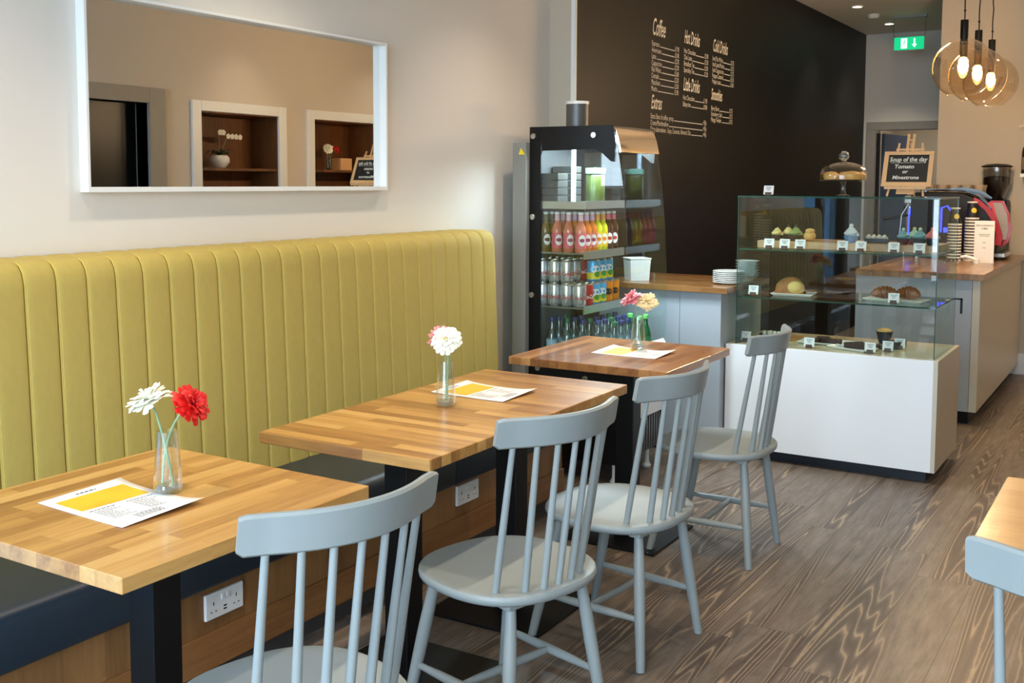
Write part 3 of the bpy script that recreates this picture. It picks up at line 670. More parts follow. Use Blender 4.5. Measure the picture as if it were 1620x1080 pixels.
# ================================================================ drinks chiller
CY0, CY1, CXB = 4.50, 4.95, -.115
PROF = [(.335, 1.70), (.352, 1.62), (.368, 1.53), (.385, 1.42), (.398, 1.31), (.409, 1.18), (.416, 1.04), (.420, .9), (.421, .75), (.419, .64)]
t = thing('drinks_chiller', 'open-front black and glass drinks chiller full of bottles and cans', 'drinks chiller', (.14, (CY0+CY1)/2, 0))
CHILLER = t
full = [(CXB, .12)]+[(CXB, 1.70)]+PROF+[(.41, .5), (.40, .12)]
def xz(p, q, s): return (p, s, q)
for a, nm in ((CY0, 'side_glass'), (CY1-.008, 'side_glass')):
    MB().prism([(-.10, .56), (-.10, 1.68)]+PROF[1:]+[(.41, .56)], xz, a, a+.006).build(nm, M_GLASS, t)
# black printed border on the near and far panes
win = [(-.052, .56)]+[(-.052, 1.565), (-.049, 1.58), (-.038, 1.59)]+[(.19, 1.595), (.215, 1.59), (.24, 1.57), (.30, 1.49), (.345, 1.47)]
def border(y, nm):
    mb = MB(); e = .004
    mb.prism([(CXB, .12), (CXB, 1.705), (-.049, 1.705), (-.052, 1.565), (-.052, .12)], xz, y, y+e)
    mb.prism([(-.049, 1.59), (-.049, 1.705), (.335, 1.705), (.347, 1.62), (.340, 1.535), (.325, 1.537), (.275, 1.578), (.255, 1.590), (.235, 1.594)], xz, y, y+e)
    mb.prism([(-.049, 1.59), (-.036, 1.597), (-.045, 1.592), (-.052, 1.565)], xz, y, y+e)
    mb.prism([(-.052, .12), (-.052, .57), (.41, .57), (.405, .12)], xz, y, y+e)
    mb.build(nm, M_BLACK, t)
border(CY0-.0045, 'side_border'); border(CY1-.0025, 'side_border')
for x, z in ((-.092, 1.66), (.235, 1.66), (-.095, 1.27), (-.097, .888), (-.06, .53), (.2, .50)):
    MB().lathe([(.015, 0), (.015, .006), (.013, .009), (0, .009)], (x, CY0-.0045, z), 20, axis=(0, -1, 0)).build('steel_stud', M_CHROME, t, smooth=True)
MB().box(-.19, CXB, CY0-.04, CY1-.01, .1, 1.63).build('back_cabinet', pm('grey_cabinet', (138, 138, 132), .5), t, bevel=.003)
mb = MB().add([(-.118, CY0-.0415, 1.575), (-.150, CY0-.0415, 1.575), (-.134, CY0-.0415, 1.605)], [(0, 1, 2)])
MB().prism([(-.160+.04, 1.572), (-.160+.005, 1.572), (-.1425, 1.603)], xz, CY0-.0425, CY0-.0405).build('warning_sticker', pm('yellow_sticker', (240, 215, 20), .4), CHILLER)
MB().box(CXB+.001, -.095, CY0+.01, CY1-.01, .56, 1.68).build('rear_lining', pm('dark_steel_lining', (84, 88, 92), .35, metal=.5), t)
MB().box(CXB, .335, CY0, CY1, 1.675, 1.70).build('top_panel', M_BLACK, t)
MB().box(CXB, .39, CY0+.002, CY1-.004, .30, .56).build('base_tray', M_STEEL, t)
MB().box(CXB, .36, CY0+.002, CY1-.004, .10, .30).build('machine_box', M_BLACK, t)
# lower front panel and vent grille
MB().prism([(.391, .30), (.411, .30), (.42, .64), (.405, .66), (.395, .60)], xz, CY0+.004, CY1-.004).build('front_panel', M_GLOSSW, t)
mb = MB()
for k in range(15): mb.box(.362, .40, CY0+.012+k*.029, CY0+.022+k*.029, .12, .29)
mb.build('vent_grille', M_STEEL, t)
for yy in (CY0+.04, CY1-.04):
    for xx in (CXB+.05, .34): MB().lathe([(.02, 0), (.024, .01), (.012, .03), (.012, .10)], (xx, yy, 0), 14).build('foot', M_PLASTW, t, smooth=True)
# curved top fascia that mirrors the lamps
mb = MB(); fa = [(.325, 1.697), (.340, 1.68), (.352, 1.65), (.362, 1.61), (.368, 1.58)]
mb.prism([(x+.004, z) for x, z in fa]+[(x-.004, z-.002) for x, z in reversed(fa)], xz, CY0+.006, CY1-.012)
mb.build('curved_fascia', pm('mirror_bronze_fascia', (250, 238, 220), .07, metal=1, var=.02), t, smooth=True)
MB().box(.08, .32, CY0+.02, CY1-.02, 1.64, 1.66).build('canopy_light', em('canopy_led', (225, 240, 255), 2.5), t)
MB().cyl((.088, CY0+.07, 1.345), .011, .28, 12).build('light_tube', M_LED, t)
SHZ = [1.345, 1.105, .842]
for k, z in enumerate(SHZ):
    sh = MB().box(-.095, .18, CY0+.008, CY1-.012, z-.012, z-.004).build('shelf', M_STEEL if k else M_STEEL, t)
    MB().box(.178, .186, CY0+.008, CY1-.012, z-.034, z+.004).build('price_rail', M_CHROME, sh)
    if k == 0: MB().box(-.095, .18, CY0+.007, CY0+.010, z-.034, z+.002).build('side_rail', M_CHROME, sh)
l = bpy.data.lights.new('chiller_light', 'AREA'); l.shape = 'RECTANGLE'; l.size = .2; l.size_y = .38; l.energy = 18; l.color = (.8, .92, 1)
o = bpy.data.objects.new('chiller_light', l); o.location = (.2, 4.72, 1.635); COL.objects.link(o)
# bottles and cans
ORD = ['first', 'second', 'third', 'fourth', 'fifth', 'sixth', 'seventh', 'eighth', 'ninth', 'tenth', 'eleventh', 'twelfth', 'thirteenth', 'fourteenth', 'fifteenth', 'sixteenth', 'seventeenth', 'eighteenth']
def oval(mb, r, z, h, az, w, e=.0006, n=16):
    vs = [(math.cos(az)*(r+e), math.sin(az)*(r+e), z)]
    for k in range(n):
        a = 2*PI*k/n; th = az+w/r*math.cos(a); vs.append((math.cos(th)*(r+e), math.sin(th)*(r+e), z+h*math.sin(a)))
    mb.add(vs, [(0, 1+k, 1+(k+1) % n) for k in range(n)])
AZ = -.75
def soda(name, liquid, lab, disc, cap):
    t = thing('soda_bottle', None, 'bottle', (0, 0, 0), 'small glass soda bottles on the chiller shelf')
    ml = pm(name+'_drink', liquid, .12, var=.04, coat=.6)
    MB().lathe([(0, 0), (.024, 0), (.0265, .003), (.0265, .105), (.024, .122), (.0135, .145), (.0115, .165), (.0115, .185)], n=20).build('glass_body', ml, t, smooth=True)
    MB().lathe([(.0268, .022), (.0269, .095)], n=20).build('body_label', pm(name+'_label', lab, .5), t, smooth=True)
    mb = MB(); oval(mb, .0271, .06, .027, AZ, .018); mb.build('white_oval', M_PAPER, t)
    mb = MB(); oval(mb, .0273, .06, .009, AZ, .012, .001); mb.build('oval_print', pm(name+'_print', disc, .5), t)
    MB().lathe([(.0128, .150), (.0122, .180)], n=16).build('neck_label', pm(name+'_neck', cap, .5), t, smooth=True)
    MB().lathe([(.0128, .182), (.0135, .186), (.013, .194), (0, .195)], n=16).build('cap', M_PLASTW, t, smooth=True)
    return t
def can(name, base, kind):
    t = thing('drink_can', None, 'can', (0, 0, 0), 'drinks cans stacked in the chiller')
    m = pm(name, base, .25, metal=.75 if kind == 'silver' else .2, var=.03)
    MB().lathe([(0, .001), (.022, .0), (.0315, .009), (.033, .013), (.033, .100), (.0315, .104)], n=24).build('can_body', m, t, smooth=True)
    MB().lathe([(.0315, .104), (.027, .111), (.0272, .114), (.025, .113), (.0245, .110), (0, .110)], n=24).build('can_lid', M_CHROME, t, smooth=True)
    r = .0333
    def wrapf(az0):
        return lambda x, y: (r*math.cos(az0+x/r), r*math.sin(az0+x/r), .038+y)
    mb = MB()
    if kind == 'silver':
        mb.text('Coca-Cola', .027, (0, 0, 0), (1, 0, 0), (0, 0, 1), .62, .0006, .35, wrap=wrapf(AZ-1.15)); mb.build('red_lettering', pm('red_script', (190, 30, 36), .4), t)
    elif kind == 'red':
        mb.text('Coca-Cola', .027, (0, 0, 0), (1, 0, 0), (0, 0, 1), .62, .0006, .35, wrap=wrapf(AZ-1.1)); mb.build('white_lettering', M_PAPER, t)
    elif kind == 'blue':
        mb.lathe([(.0332, .013), (.0332, .045)], n=24); mb.build('yellow_band', pm('lemon_yellow', (240, 220, 40), .35), t, smooth=True)
        mb = MB(); oval(mb, .0332, .062, .018, AZ, .026, .0008); mb.build('white_emblem', M_PAPER, t)
        mb = MB(); oval(mb, .0332, .038, .014, AZ+.3, .016, .0012); mb.build('green_leaf_print', pm('leaf_green', (60, 150, 50), .4), t)
    else:
        oval(mb, .0332, .055, .016, AZ, .02, .0008); mb.build('dark_emblem', M_BLACK, t)
    return t
def water(name, body, cap, tall=False):
    t = thing('water_bottle', None, 'bottle', (0, 0, 0), 'water bottles at the bottom of the chiller')
    m = glass(name, body, power=1.6, base=.12, k=.6) if name != 'green_glass' else pm('dark_green_bottle_glass', (14, 92, 44), .1, coat=.8)
    h = .215
    MB().lathe([(0, .0), (.026, .0), (.029, .004), (.029, .06), (.027, .066), (.029, .072), (.029, .12), (.024, .145), (.013, .175), (.0125, .2)], n=20).build('bottle_body', m, t, smooth=True)
    MB().lathe([(.0294, .075), (.0294, .112)], n=20).build('bottle_label', pm(name+'_lbl', (170, 200, 215) if name != 'green_glass' else (30, 120, 60), .4), t, smooth=True)
    MB().lathe([(.0145, .198), (.0145, .216), (.013, .219), (0, .219)], n=16).build('cap', pm(name+'_cap', cap, .4), t, smooth=True)
    return t
S = {'pink': soda('rose_soda', (214, 120, 96), (222, 96, 112), (150, 70, 110), (236, 190, 200)),
     'orange': soda('peach_soda', (222, 120, 40), (214, 110, 90), (150, 60, 100), (226, 190, 220)),
     'yellow': soda('lemon_soda', (214, 214, 40), (240, 206, 30), (230, 130, 30), (250, 170, 60)),
     'dark': soda('cola_soda', (66, 24, 16), (70, 26, 22), (190, 60, 40), (240, 120, 130)),
     'amber': soda('ginger_soda', (120, 96, 30), (96, 84, 34), (60, 60, 30), (110, 104, 60))}
used = set()
def put(kind, pool, x, y, z, lab, rot=0):
    src = pool[kind]
    c = src if id(src) not in used else copy_tree(src); used.add(id(src))
    c.location = (x, y, z); c.rotation_euler = (0, 0, rot); c['label'] = lab; return c
z = SHZ[1]-.004
kinds = ['pink', 'orange', 'orange', 'yellow', 'yellow', 'dark', 'dark']
cname = {'pink': 'pink', 'orange': 'peach-orange', 'yellow': 'yellow', 'dark': 'dark brown', 'amber': 'amber-green'}
for r in range(4):
    x = .146-r*.064
    for k in range(7):
        if r >= 2 and k > 3: continue
        kd = kinds[k] if r < 2 else ('pink' if r == 2 else 'amber')
        if r == 1 and k == 0: kd = 'pink'
        y = CY0+.038+k*.0585
        row = ['front row', 'second row', 'third row', 'back row'][r]
        put(kd, S, x, y, z, '%s soda bottle on the chiller shelf, %s, %s from the near side' % (cname[kd], row, ORD[k]))
CN = {'silver': can('silver_can', (205, 208, 212), 'silver'), 'red': can('red_can', (190, 24, 34), 'red'), 'blue': can('blue_can', (80, 176, 226), 'blue'), 'amber': can('orange_can', (240, 140, 24), 'amber')}
for lay in range(2):
    for r in range(4):
        for k in range(6):
            x = .14-r*.068; y = CY0+.043+k*.0725
            kd = ('silver', 'red', 'blue', 'blue', 'amber', 'amber')[k] if r == 0 else ('silver', 'silver', 'red', 'blue', 'blue', 'blue')[k]
            if lay == 0 and r == 0 and k == 0: pass
            if lay == 1 and r == 0 and k in (0, 1, 5): continue
            if lay == 1 and r == 0: kd = 'blue'
            if r >= 2 and k > 2: continue
            row = ['front', 'second', 'third', 'back'][r]
            put(kd, CN, x, y, SHZ[2]-.004+lay*.1142, '%s can in the chiller, %s layer, %s row, %s from near side' % ({'silver': 'silver', 'red': 'red', 'blue': 'blue-yellow', 'amber': 'orange'}[kd], ('bottom', 'top')[lay], row, ORD[k]), rot=0)
WB = {'clear': water('clear_pet', (.72, .84, .86), (40, 60, 120)), 'clear_green': water('aqua_pet', (.62, .84, .82), (30, 110, 80)), 'green': water('green_glass', (0, 0, 0), (110, 215, 110))}
for r in range(5):
    for k in range(6):
        x = .33-r*.085; y = CY0+.045+k*.07
        kd = 'green' if (r == 0 and k >= 4) or (r == 1 and k == 5) else ('clear_green' if (r+k) % 3 == 0 else 'clear')
        if r >= 3 and k > 2: continue
        put(kd, WB, x, y, .56, '%s, chiller bottom, row %s, %s from near side' % ({'clear': 'clear water bottle with blue cap', 'clear_green': 'aqua water bottle with green cap', 'green': 'dark green glass bottle with light green cap'}[kd], ['one', 'two', 'three', 'four', 'five'][r], ORD[k]))
# things on the top shelf
t = thing('storage_jar', 'green-filled glass jar with pale turquoise lid on the top chiller shelf', 'jar', (.13, 4.72, 1.341))
MB().lathe([(0, 0), (.045, 0), (.047, .004), (.047, .13), (.04, .14)], (.13, 4.72, 1.341), 24).build('jar_body', pm('olive_green_contents', (66, 78, 30), .3, var=.3, vs=60, coat=.6), t, smooth=True)
MB().lathe([(.046, .14), (.05, .142), (.05, .168), (0, .170)], (.13, 4.72, 1.341), 24).build('jar_lid', pm('turquoise_lid', (150, 222, 206), .4), t, smooth=True)
for i, (y, n) in enumerate(((4.58, 4), (4.72, 5))):
    t = thing('cake_box', 'dark boxed snacks stack on the top chiller shelf, %s from the glass' % ('nearest' if i == 0 else 'farther'), 'box', (-.03, y, 1.341), 'dark boxes on the top chiller shelf')
    for k in range(n): MB().box(-.085, .025, y-.05, y+.05, 1.342+k*.036, 1.374+k*.036).build('snack_tray', pm('dark_tray', (60, 62, 60), .3), t, bevel=.003)
# grey canister on top
t = thing('steel_canister', 'grey cylinder with pale rim standing on top of the drinks chiller', 'canister', (.037, 4.70, 1.70))
MB().lathe([(0, 0), (.056, 0), (.056, .122), (0, .122)], (.037, 4.70, 1.70), 28).build('canister_body', pm('dark_brushed_steel', (96, 98, 98), .4, metal=.5), t, smooth=True)
MB().lathe([(.0575, .122), (.0575, .136), (0, .137)], (.037, 4.70, 1.70), 28).build('rim', M_PLASTW, t, smooth=True)

# ================================================================ serving counter
t = thing('serving_counter', 'pale grey serving counter with oak worktop between chiller and display case', 'counter', (.27, 5.55, 0))
MB().box(XD+.001, .632, 5.225, 5.91, .87, .90).build('worktop', M_OAK_CT, t, bevel=.002)
MB().box(XD+.001, .36, 5.26, 5.90, .085, .87).build('front_panel', M_GREYP, t, bevel=.001)
MB().box(.362, .59, 5.26, 5.90, .085, .87).build('front_panel', M_GREYP, t, bevel=.001)
MB().box(XD+.001, .57, 5.31, 5.88, 0, .085).build('plinth', M_BLACK, t)
t = thing('plastic_tub', 'white plastic tub behind the chiller glass on the serving counter', 'tub', (.045, 5.40, .90))
MB().lathe([(.055*1.35, 0), (.062*1.35, .118), (.066*1.35, .12), (.064*1.35, .124), (.058*1.35, .118), (.05*1.35, .006), (0, .006)], (.045, 5.40, .9005), 4).build('tub_body', M_PLASTW, t)
MB().ball((.045, 5.40, .995), .05, 10, (1, 1, .55)).build('blue_cloth', pm('pale_blue_cloth', (150, 200, 220), .8), t, smooth=True)
t = None
plate0 = None
for i in range(7):
    x, y, z = .555, 5.46, .9005+i*.0095
    if plate0 is None:
        plate0 = MB().lathe([(0, 0), (.05, 0), (.06, .003), (.085, .012), (.084, .0145), (.058, .0065), (0, .005)], n=32).build('side_plate', M_PORC, smooth=True); c = plate0
    else: c = plate0.copy(); COL.objects.link(c)
    c.location = (x, y, z)
    tag(c, 'white side plate in the stack left of the display case, %s' % (['lowest of seven', 'second from the bottom', 'third from the bottom', 'fourth, in the middle', 'third from the top', 'second from the top', 'topmost of seven'][i]), 'plate', 'white side plates on the serving counter')
bowl0 = None
for i in range(6):
    z = .9005+i*.016
    if bowl0 is None:
        bowl0 = MB().lathe([(0, 0), (.035, 0), (.038, .004), (.066, .032), (.0635, .032), (.036, .007), (0, .006)], n=32).build('soup_bowl', M_PORC, smooth=True); c = bowl0
    else: c = bowl0.copy(); COL.objects.link(c)
    c.location = (.575, 5.70, z)
    tag(c, 'white bowl in the stack behind the side plates, %s' % (['lowest of six', 'second from the bottom', 'third from the bottom', 'third from the top', 'second from the top', 'topmost of six'][i]), 'bowl', 'white bowls on the serving counter')

# ================================================================ display case
CX0, CX1, DY0, DY1, ZB = .598, 1.649, 5.32, 5.93, .600
t = thing('display_case', 'glass cake display case on a white box base in the middle of the counter', 'display case', (1.12, 5.6, 0)); CASE = t
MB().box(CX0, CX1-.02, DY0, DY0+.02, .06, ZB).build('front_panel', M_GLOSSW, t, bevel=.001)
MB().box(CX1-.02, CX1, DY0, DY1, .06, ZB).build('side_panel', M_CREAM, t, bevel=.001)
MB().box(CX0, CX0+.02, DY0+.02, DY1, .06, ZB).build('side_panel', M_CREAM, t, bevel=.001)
MB().box(CX0+.02, CX1-.02, DY0+.02, DY1, .06, ZB-.012).build('cabinet_body', M_CREAM, t)
MB().box(CX0+.04, CX1-.05, DY0+.06, DY1-.03, 0, .06).build('plinth', M_BLUEBLK, t)
MB().box(CX0+.021, CX1-.021, DY0+.021, DY1-.002, ZB-.011, ZB-.001).build('deck_board', pm('pale_birch_deck', (214, 200, 164), .25, var=.06, stretch=(1, 8, 1), coat=.3), t)
GX0, GX1, GY0, GY1, ZT = .637, 1.625, 5.356, 5.885, 1.373
MB().box(GX0, GX1, GY0, GY0+.006, ZB, ZT-.008).build('front_glass', M_GLASS, t)
MB().box(GX0, GX0+.006, GY0+.006, GY1, ZB, ZT-.008).build('side_glass', M_SIDEG, t)
MB().box(GX1-.006, GX1, GY0+.006, GY1, ZB, ZT-.008).build('side_glass', M_SIDEG, t)
MB().box(GX0-.002, GX1+.002, GY0-.002, GY1, ZT-.008, ZT).build('top_glass', M_SHELFG, t)
mb = MB()
for x in (GX0, GX1-.004): mb.box(x, x+.004, GY0-.001, GY0, ZB, ZT-.008)
mb.box(GX1-.001, GX1+.0005, GY1-.004, GY1, ZB, ZT-.008).box(GX0-.002, GX1+.002, GY0-.0035, GY0-.002, ZT-.008, ZT).box(GX1+.002, GX1+.0035, GY0-.002, GY1, ZT-.008, ZT)
mb.build('glass_edges', M_EDGE, t)
for z in (1.10, .85):
    s = MB().box(GX0+.007, GX1-.007, GY0+.008, GY1-.01, z-.008, z).build('glass_shelf', M_SHELFG, t)
    MB().box(GX0+.007, GX1-.007, GY0+.0065, GY0+.008, z-.008, z).box(GX1-.0068, GX1-.006, GY0+.008, GY1-.01, z-.008, z).build('shelf_edge', M_EDGE, s)
MB().box(1.618, 1.66, GY1+.0, GY1+.012, .842, .850).box(1.65, 1.66, GY1+.0, GY1+.012, .77, .850).build('shelf_bracket', M_BLACK, t)
# ---- serving boards
t = MB().box(.705, 1.60, 5.47, 5.80, 1.1005, 1.138).build('serving_board', M_BOARD, loc=(1.15, 5.63, 1.1), bevel=.003); tag(t, 'long wooden serving board under the iced cakes on the upper glass shelf', 'board')
# ---- price cards
card0 = None
def card(x, y, z, lab):
    global card0
    if card0 is None:
        t = thing('price_card', None, 'price card', (0, 0, 0), 'small white price cards in the display case')
        mb = MB(); w = .026
        mb.add([(-w, 0, .006), (w, 0, .006), (w, .012, .052), (-w, .012, .052), (-w, .0014, .006), (w, .0014, .006), (w, .0134, .052), (-w, .0134, .052)], [(0, 1, 2, 3), (7, 6, 5, 4), (0, 4, 5, 1), (1, 5, 6, 2), (2, 6, 7, 3), (3, 7, 4, 0)])
        mb.build('card', M_PAPER, t)
        mb = MB()
        for zz, ww in ((.043, .016), (.036, .012), (.029, .008)): yy = (zz-.006)/.046*.012-.0006; mb.box(-ww, ww, yy-.0003, yy, zz-.0012, zz+.0012)
        mb.build('card_print', M_INK, t)
        MB().box(-.015, .015, -.012, .012, 0, .018).build('wood_holder', pm('dark_wood_holder', (84, 54, 40), .5), t, bevel=.002)
        card0 = t; c = t
    else: c = copy_tree(card0)
    c.location = (x, y, z); c['label'] = lab; c.rotation_euler = (0, 0, .06)
yc = 5.40
for x, lab in ((.79, 'white price card in front of the yellow cream cake'), (.872, 'white price card in front of the green iced cake'), (.952, 'white price card in front of the round yellow bun'), (1.165, 'white price card in front of the tall pale grey cake'), (1.255, 'white price card in front of the tray of cream swirls'), (1.412, 'white price card in front of the teal iced cakes'), (1.53, 'white price card in front of the pink iced cupcake')):
    card(x, yc, 1.1005, lab)
card(.705, 5.42, .8505, 'white price card left of the big loaf on the lower glass shelf')
card(1.415, 5.42, .8505, 'white price card in front of the brown pastries on the lower glass shelf')
card(.66, 5.45, .6, 'white price card by the dark bowl at the left of the case floor')
card(1.01, 5.405, .6, 'white price card before the dark brownies on the case floor')
card(1.315, 5.40, .6, 'white price card before the chocolate pieces on the case floor')
card(1.378, 5.50, .6, 'middle of the three white price cards at the right of the case floor')
card(1.41, 5.62, .6, 'rearmost white price card at the right of the case floor, near the muffin')
card(.755, 5.48, ZT+.0005, 'single white price card standing on top of the display case')
# ---- cakes
def icing(mb, c, r, h, turns=3.2, tube=.010, n=60):
    pts = []; rad = []
    for k in range(n):
        f = k/(n-1); a = turns*2*PI*f; pts.append((c[0]+(r*(1-f)**.8)*math.cos(a), c[1]+(r*(1-f)**.8)*math.sin(a), c[2]+h*f)); rad.append(tube*(1-.45*f))
    mb.tube(pts, rad, 8); return mb
def cupcake(x, y, z, case, ice, lab, s=1.0, top=None):
    t = thing('cupcake', lab, 'cake', (x, y, z), 'iced cakes on the serving board')
    MB().lathe([(0, 0), (.02*s, 0), (.029*s, .026*s), (0, .027*s)], (x, y, z), 20).build('cake_case', case, t, smooth=True)
    mb = icing(MB(), (x, y, z+.03*s), .021*s, .03*s, tube=.0105*s); mb.ball((x, y, z+.038*s), .02*s, 10); mb.build('icing', ice, t, smooth=True)
    if top: MB().ball((x, y, z+.066*s), .008*s, 8).build('topping', top, t, smooth=True)
    return t
C_CH = pm('chocolate_sponge', (62, 36, 24), .7, var=.3, vs=90, bump=.6, bs=250); C_YL = pm('yellow_cream', (236, 214, 140), .6, var=.05); C_GR = pm('green_icing', (150, 164, 92), .6, var=.1)
C_BUN = pm('golden_bun', (226, 176, 98), .55, var=.15, vs=30); C_BG = pm('pale_grey_icing', (214, 216, 214), .6); C_TL = pm('teal_icing', (116, 168, 170), .5, var=.08); C_MINT = pm('mint_icing', (196, 222, 186), .5)
C_PK = pm('coral_pink_icing', (238, 128, 118), .5, var=.08); C_CRM = pm('cream_swirl', (226, 210, 190), .6); C_BLC = pm('pale_blue_case', (96, 134, 172), .5); C_RED = pm('red_velvet_case', (96, 24, 22), .6); C_DK = pm('dark_paper_case', (40, 40, 50), .5)
zb = 1.1385
cupcake(.785, 5.55, zb, C_CH, C_YL, 'yellow cream iced cake at the left end of the serving board', 1.05)
cupcake(.83, 5.60, zb, C_CH, C_YL, 'yellow cream iced cake just behind the leftmost one', 1.1, C_CH)
cupcake(.885, 5.55, zb, C_CH, C_GR, 'green iced chocolate cupcake on the serving board', 1.15, C_CH)
t = thing('cream_bun', 'round golden bun to the right of the green cupcake', 'bun', (.955, 5.56, zb), 'iced cakes on the serving board')
MB().ball((.955, 5.56, zb+.026), .032, 16, (1, 1, .82)).build('bun_body', C_BUN, t, smooth=True); MB().ball((.957, 5.558, zb+.052), .025, 14, (1, 1, .6)).build('bun_top', C_BUN, t, smooth=True)
t = cupcake(1.17, 5.55, zb, C_BLC, C_BG, 'tall pale grey cake in a blue case on the serving board', 1.3, C_BG)
t = thing('cream_slice_tray', 'dark tray of piped cream swirls in the middle of the serving board', 'cake tray', (1.29, 5.58, zb), 'iced cakes on the serving board')
MB().box(1.235, 1.35, 5.55, 5.61, zb, zb+.022).build('tray', C_DK, t, bevel=.003)
for k in range(4):
    mb = icing(MB(), (1.252+k*.026, 5.575, zb+.026), .011, .016, 2.2, .007, 30); mb.ball((1.252+k*.026, 5.575, zb+.028), .010, 8); mb.build('cream_swirl', C_CRM, t, smooth=True)
cupcake(1.425, 5.55, zb, C_DK, C_TL, 'teal iced cupcake, left of the three blue-green ones', 1.1, C_MINT)
cupcake(1.468, 5.60, zb, C_RED, C_MINT, 'mint iced cupcake in a red case between the teal ones', 1.15, C_YL)
cupcake(1.505, 5.55, zb, C_DK, C_TL, 'teal iced cupcake, right of the three blue-green ones', 1.15, C_MINT)
cupcake(1.565, 5.54, zb, C_DK, C_PK, 'pink iced cupcake at the right end of the serving board', 1.2, C_PK)
def tray(x, y, z, sx, sy, rot, lab):
    t = thing('white_tray', lab, 'tray', (x, y, z), 'white porcelain trays in the display case')
    mb = MB(); vs = []; fs = []
    for k, zz in ((.86, 0), (1, .012), (.975, .014), (.84, .004)):
        for sxn, syn in ((-1, -1), (1, -1), (1, 1), (-1, 1)): vs.append((x+sxn*sx/2*k, y+syn*(sy/2-(1-k)*sx/2), z+zz))
    for j in range(3):
        for i in range(4): fs.append((j*4+i, j*4+(i+1) % 4, (j+1)*4+(i+1) % 4, (j+1)*4+i))
    fs += [(3, 2, 1, 0), (12, 13, 14, 15)]; mb.add(vs, fs); mb.build('tray_body', M_PORC, t, bevel=.001)
    t.rotation_euler = (0, 0, rot); return t
tray(.88, 5.56, .8505, .22, .16, .12, 'white tray under the big loaf on the lower glass shelf')
tray(1.40, 5.56, .8505, .30, .15, -.1, 'white tray under the two brown pastries')
t = thing('sponge_loaf', 'large golden sponge loaf with its cut pale face to the right', 'cake', (.86, 5.56, .856))
mb = MB(); c0 = (.86, 5.56, .855)
def loaf(u, v):
    a = PI*u; s = 2*v-1; r = math.sqrt(max(0, 1-abs(s)**2.6)); q = 1 if v < .8 else 1
    return (c0[0]+.078*s, c0[1]-.055*math.cos(a)*(.35+.65*r), c0[2]+.088*math.sin(a)**.7*(.25+.75*r)*(1+.05*math.sin(9*u+5*v)))
mb.grid(20, 16, loaf); mb.build('crust', pm('brown_crust', (150, 96, 44), .7, var=.35, vs=35, bump=.5), t, smooth=True)
mb = MB(); mb.ball((.897, 5.530, .892), .046, 14, (1, .82, .78)); mb.build('cut_face', pm('yellow_crumb', (226, 190, 112), .8, var=.12, vs=120, bump=.5), t, smooth=True)
def pastry(x, y, z, rot, lab):
    t = thing('croissant', lab, 'pastry', (x, y, z), 'brown pastries on the lower shelf'); mb = MB()
    pts = []; rad = []
    for k in range(29):
        f = k/28*2-1; pts.append((x+.066*f, y-.02*f*f, z+.022+.012*(1-f*f))); rad.append(.006+.026*(1-f*f)**.8*(1+.14*math.sin(k*1.75)))
    mb.tube(pts, rad, 14); mb.build('glazed_dough', pm('glazed_pastry', (142, 84, 42), .35, var=.4, vs=25, coat=.4), t, smooth=True); t.rotation_euler = (0, 0, rot)
pastry(1.345, 5.56, .858, .15, 'brown glazed pastry, left one on the long white tray'); pastry(1.46, 5.56, .862, -.3, 'larger brown glazed pastry, right one on the long white tray')
# ---- case floor
t = thing('dark_bowl', 'black dish topped with white marshmallows at the left of the case floor', 'dish', (.745, 5.60, .6))
MB().lathe([(0, 0), (.045, 0), (.06, .03), (.056, .03), (0, .026)], (.745, 5.60, .6), 24).build('dish_body', C_DK, t, smooth=True)
for k in range(9):
    a = k*2.4; r = .012*math.sqrt(k); MB().ball((.745+r*math.cos(a)*1.3, 5.60+r*math.sin(a)*1.3, .633), .0105, 8).build('marshmallow', M_PW, t, smooth=True)
MB().lathe([(0, 0), (.06, 0), (.062, .012), (0, .014)], (.86, 5.66, .6), 24).build('flan', pm('caramel_flan', (186, 130, 60), .5, var=.1), loc=(.86, 5.66, .6), smooth=True)
tag(bpy.data.objects['flan'], 'flat round caramel flan behind the marshmallow dish', 'cake')
tray(1.06, 5.60, .6, .30, .17, .0, 'white tray under the dark brownies on the case floor'); tray(1.21, 5.48, .6, .22, .13, -.35, 'white tray under the chocolate wedge, front of the case floor')
brn = None
for i, (x, y, r) in enumerate(((.985, 5.56, .2), (1.04, 5.60, -.2), (1.10, 5.57, .1), (1.02, 5.64, .4))):
    if brn is None: brn = MB().box(-.032, .032, -.024, .024, 0, .026).build('brownie', C_CH, loc=(0, 0, 0), bevel=.004); c = brn
    else: c = brn.copy(); COL.objects.link(c)
    c.location = (x, y, .605); c.rotation_euler = (0, 0, r); tag(c, ('leftmost dark brownie on the white tray', 'second dark brownie from the left on the white tray', 'rightmost dark brownie on the white tray', 'dark brownie at the back of the white tray')[i], 'brownie', 'dark brownies on the case floor')
w = MB().prism([(-.05, -.02), (.05, -.03), (.045, .03)], lambda p, q, s: (p, q, s), 0, .032).build('cake_wedge', C_CH, loc=(0, 0, 0), bevel=.002); w.location = (1.215, 5.485, .607); w.rotation_euler = (0, 0, .3)
tag(w, 'smooth chocolate cake wedge on the front tray of the case floor', 'cake')
rn = random.Random(3)
for i in range(7):
    mb = MB(); s = rn.uniform(.014, .02); mb.ball((0, 0, 0), s, 7, (1, .8, .7), 5); c = mb.build('chocolate_chunk', C_CH, loc=(0, 0, 0))
    c.location = (1.285+.026*(i % 4), 5.56+.03*(i//4)+.01*(i % 2), .6+s*.7+(0.0)); c.rotation_euler = (0, 0, i)
    tag(c, 'dark chocolate chunk on the case floor, %s row, %s from the left' % (('front', 'back')[i//4], ORD[i % 4]), 'chocolate chunk', 'chocolate chunks on the case floor')
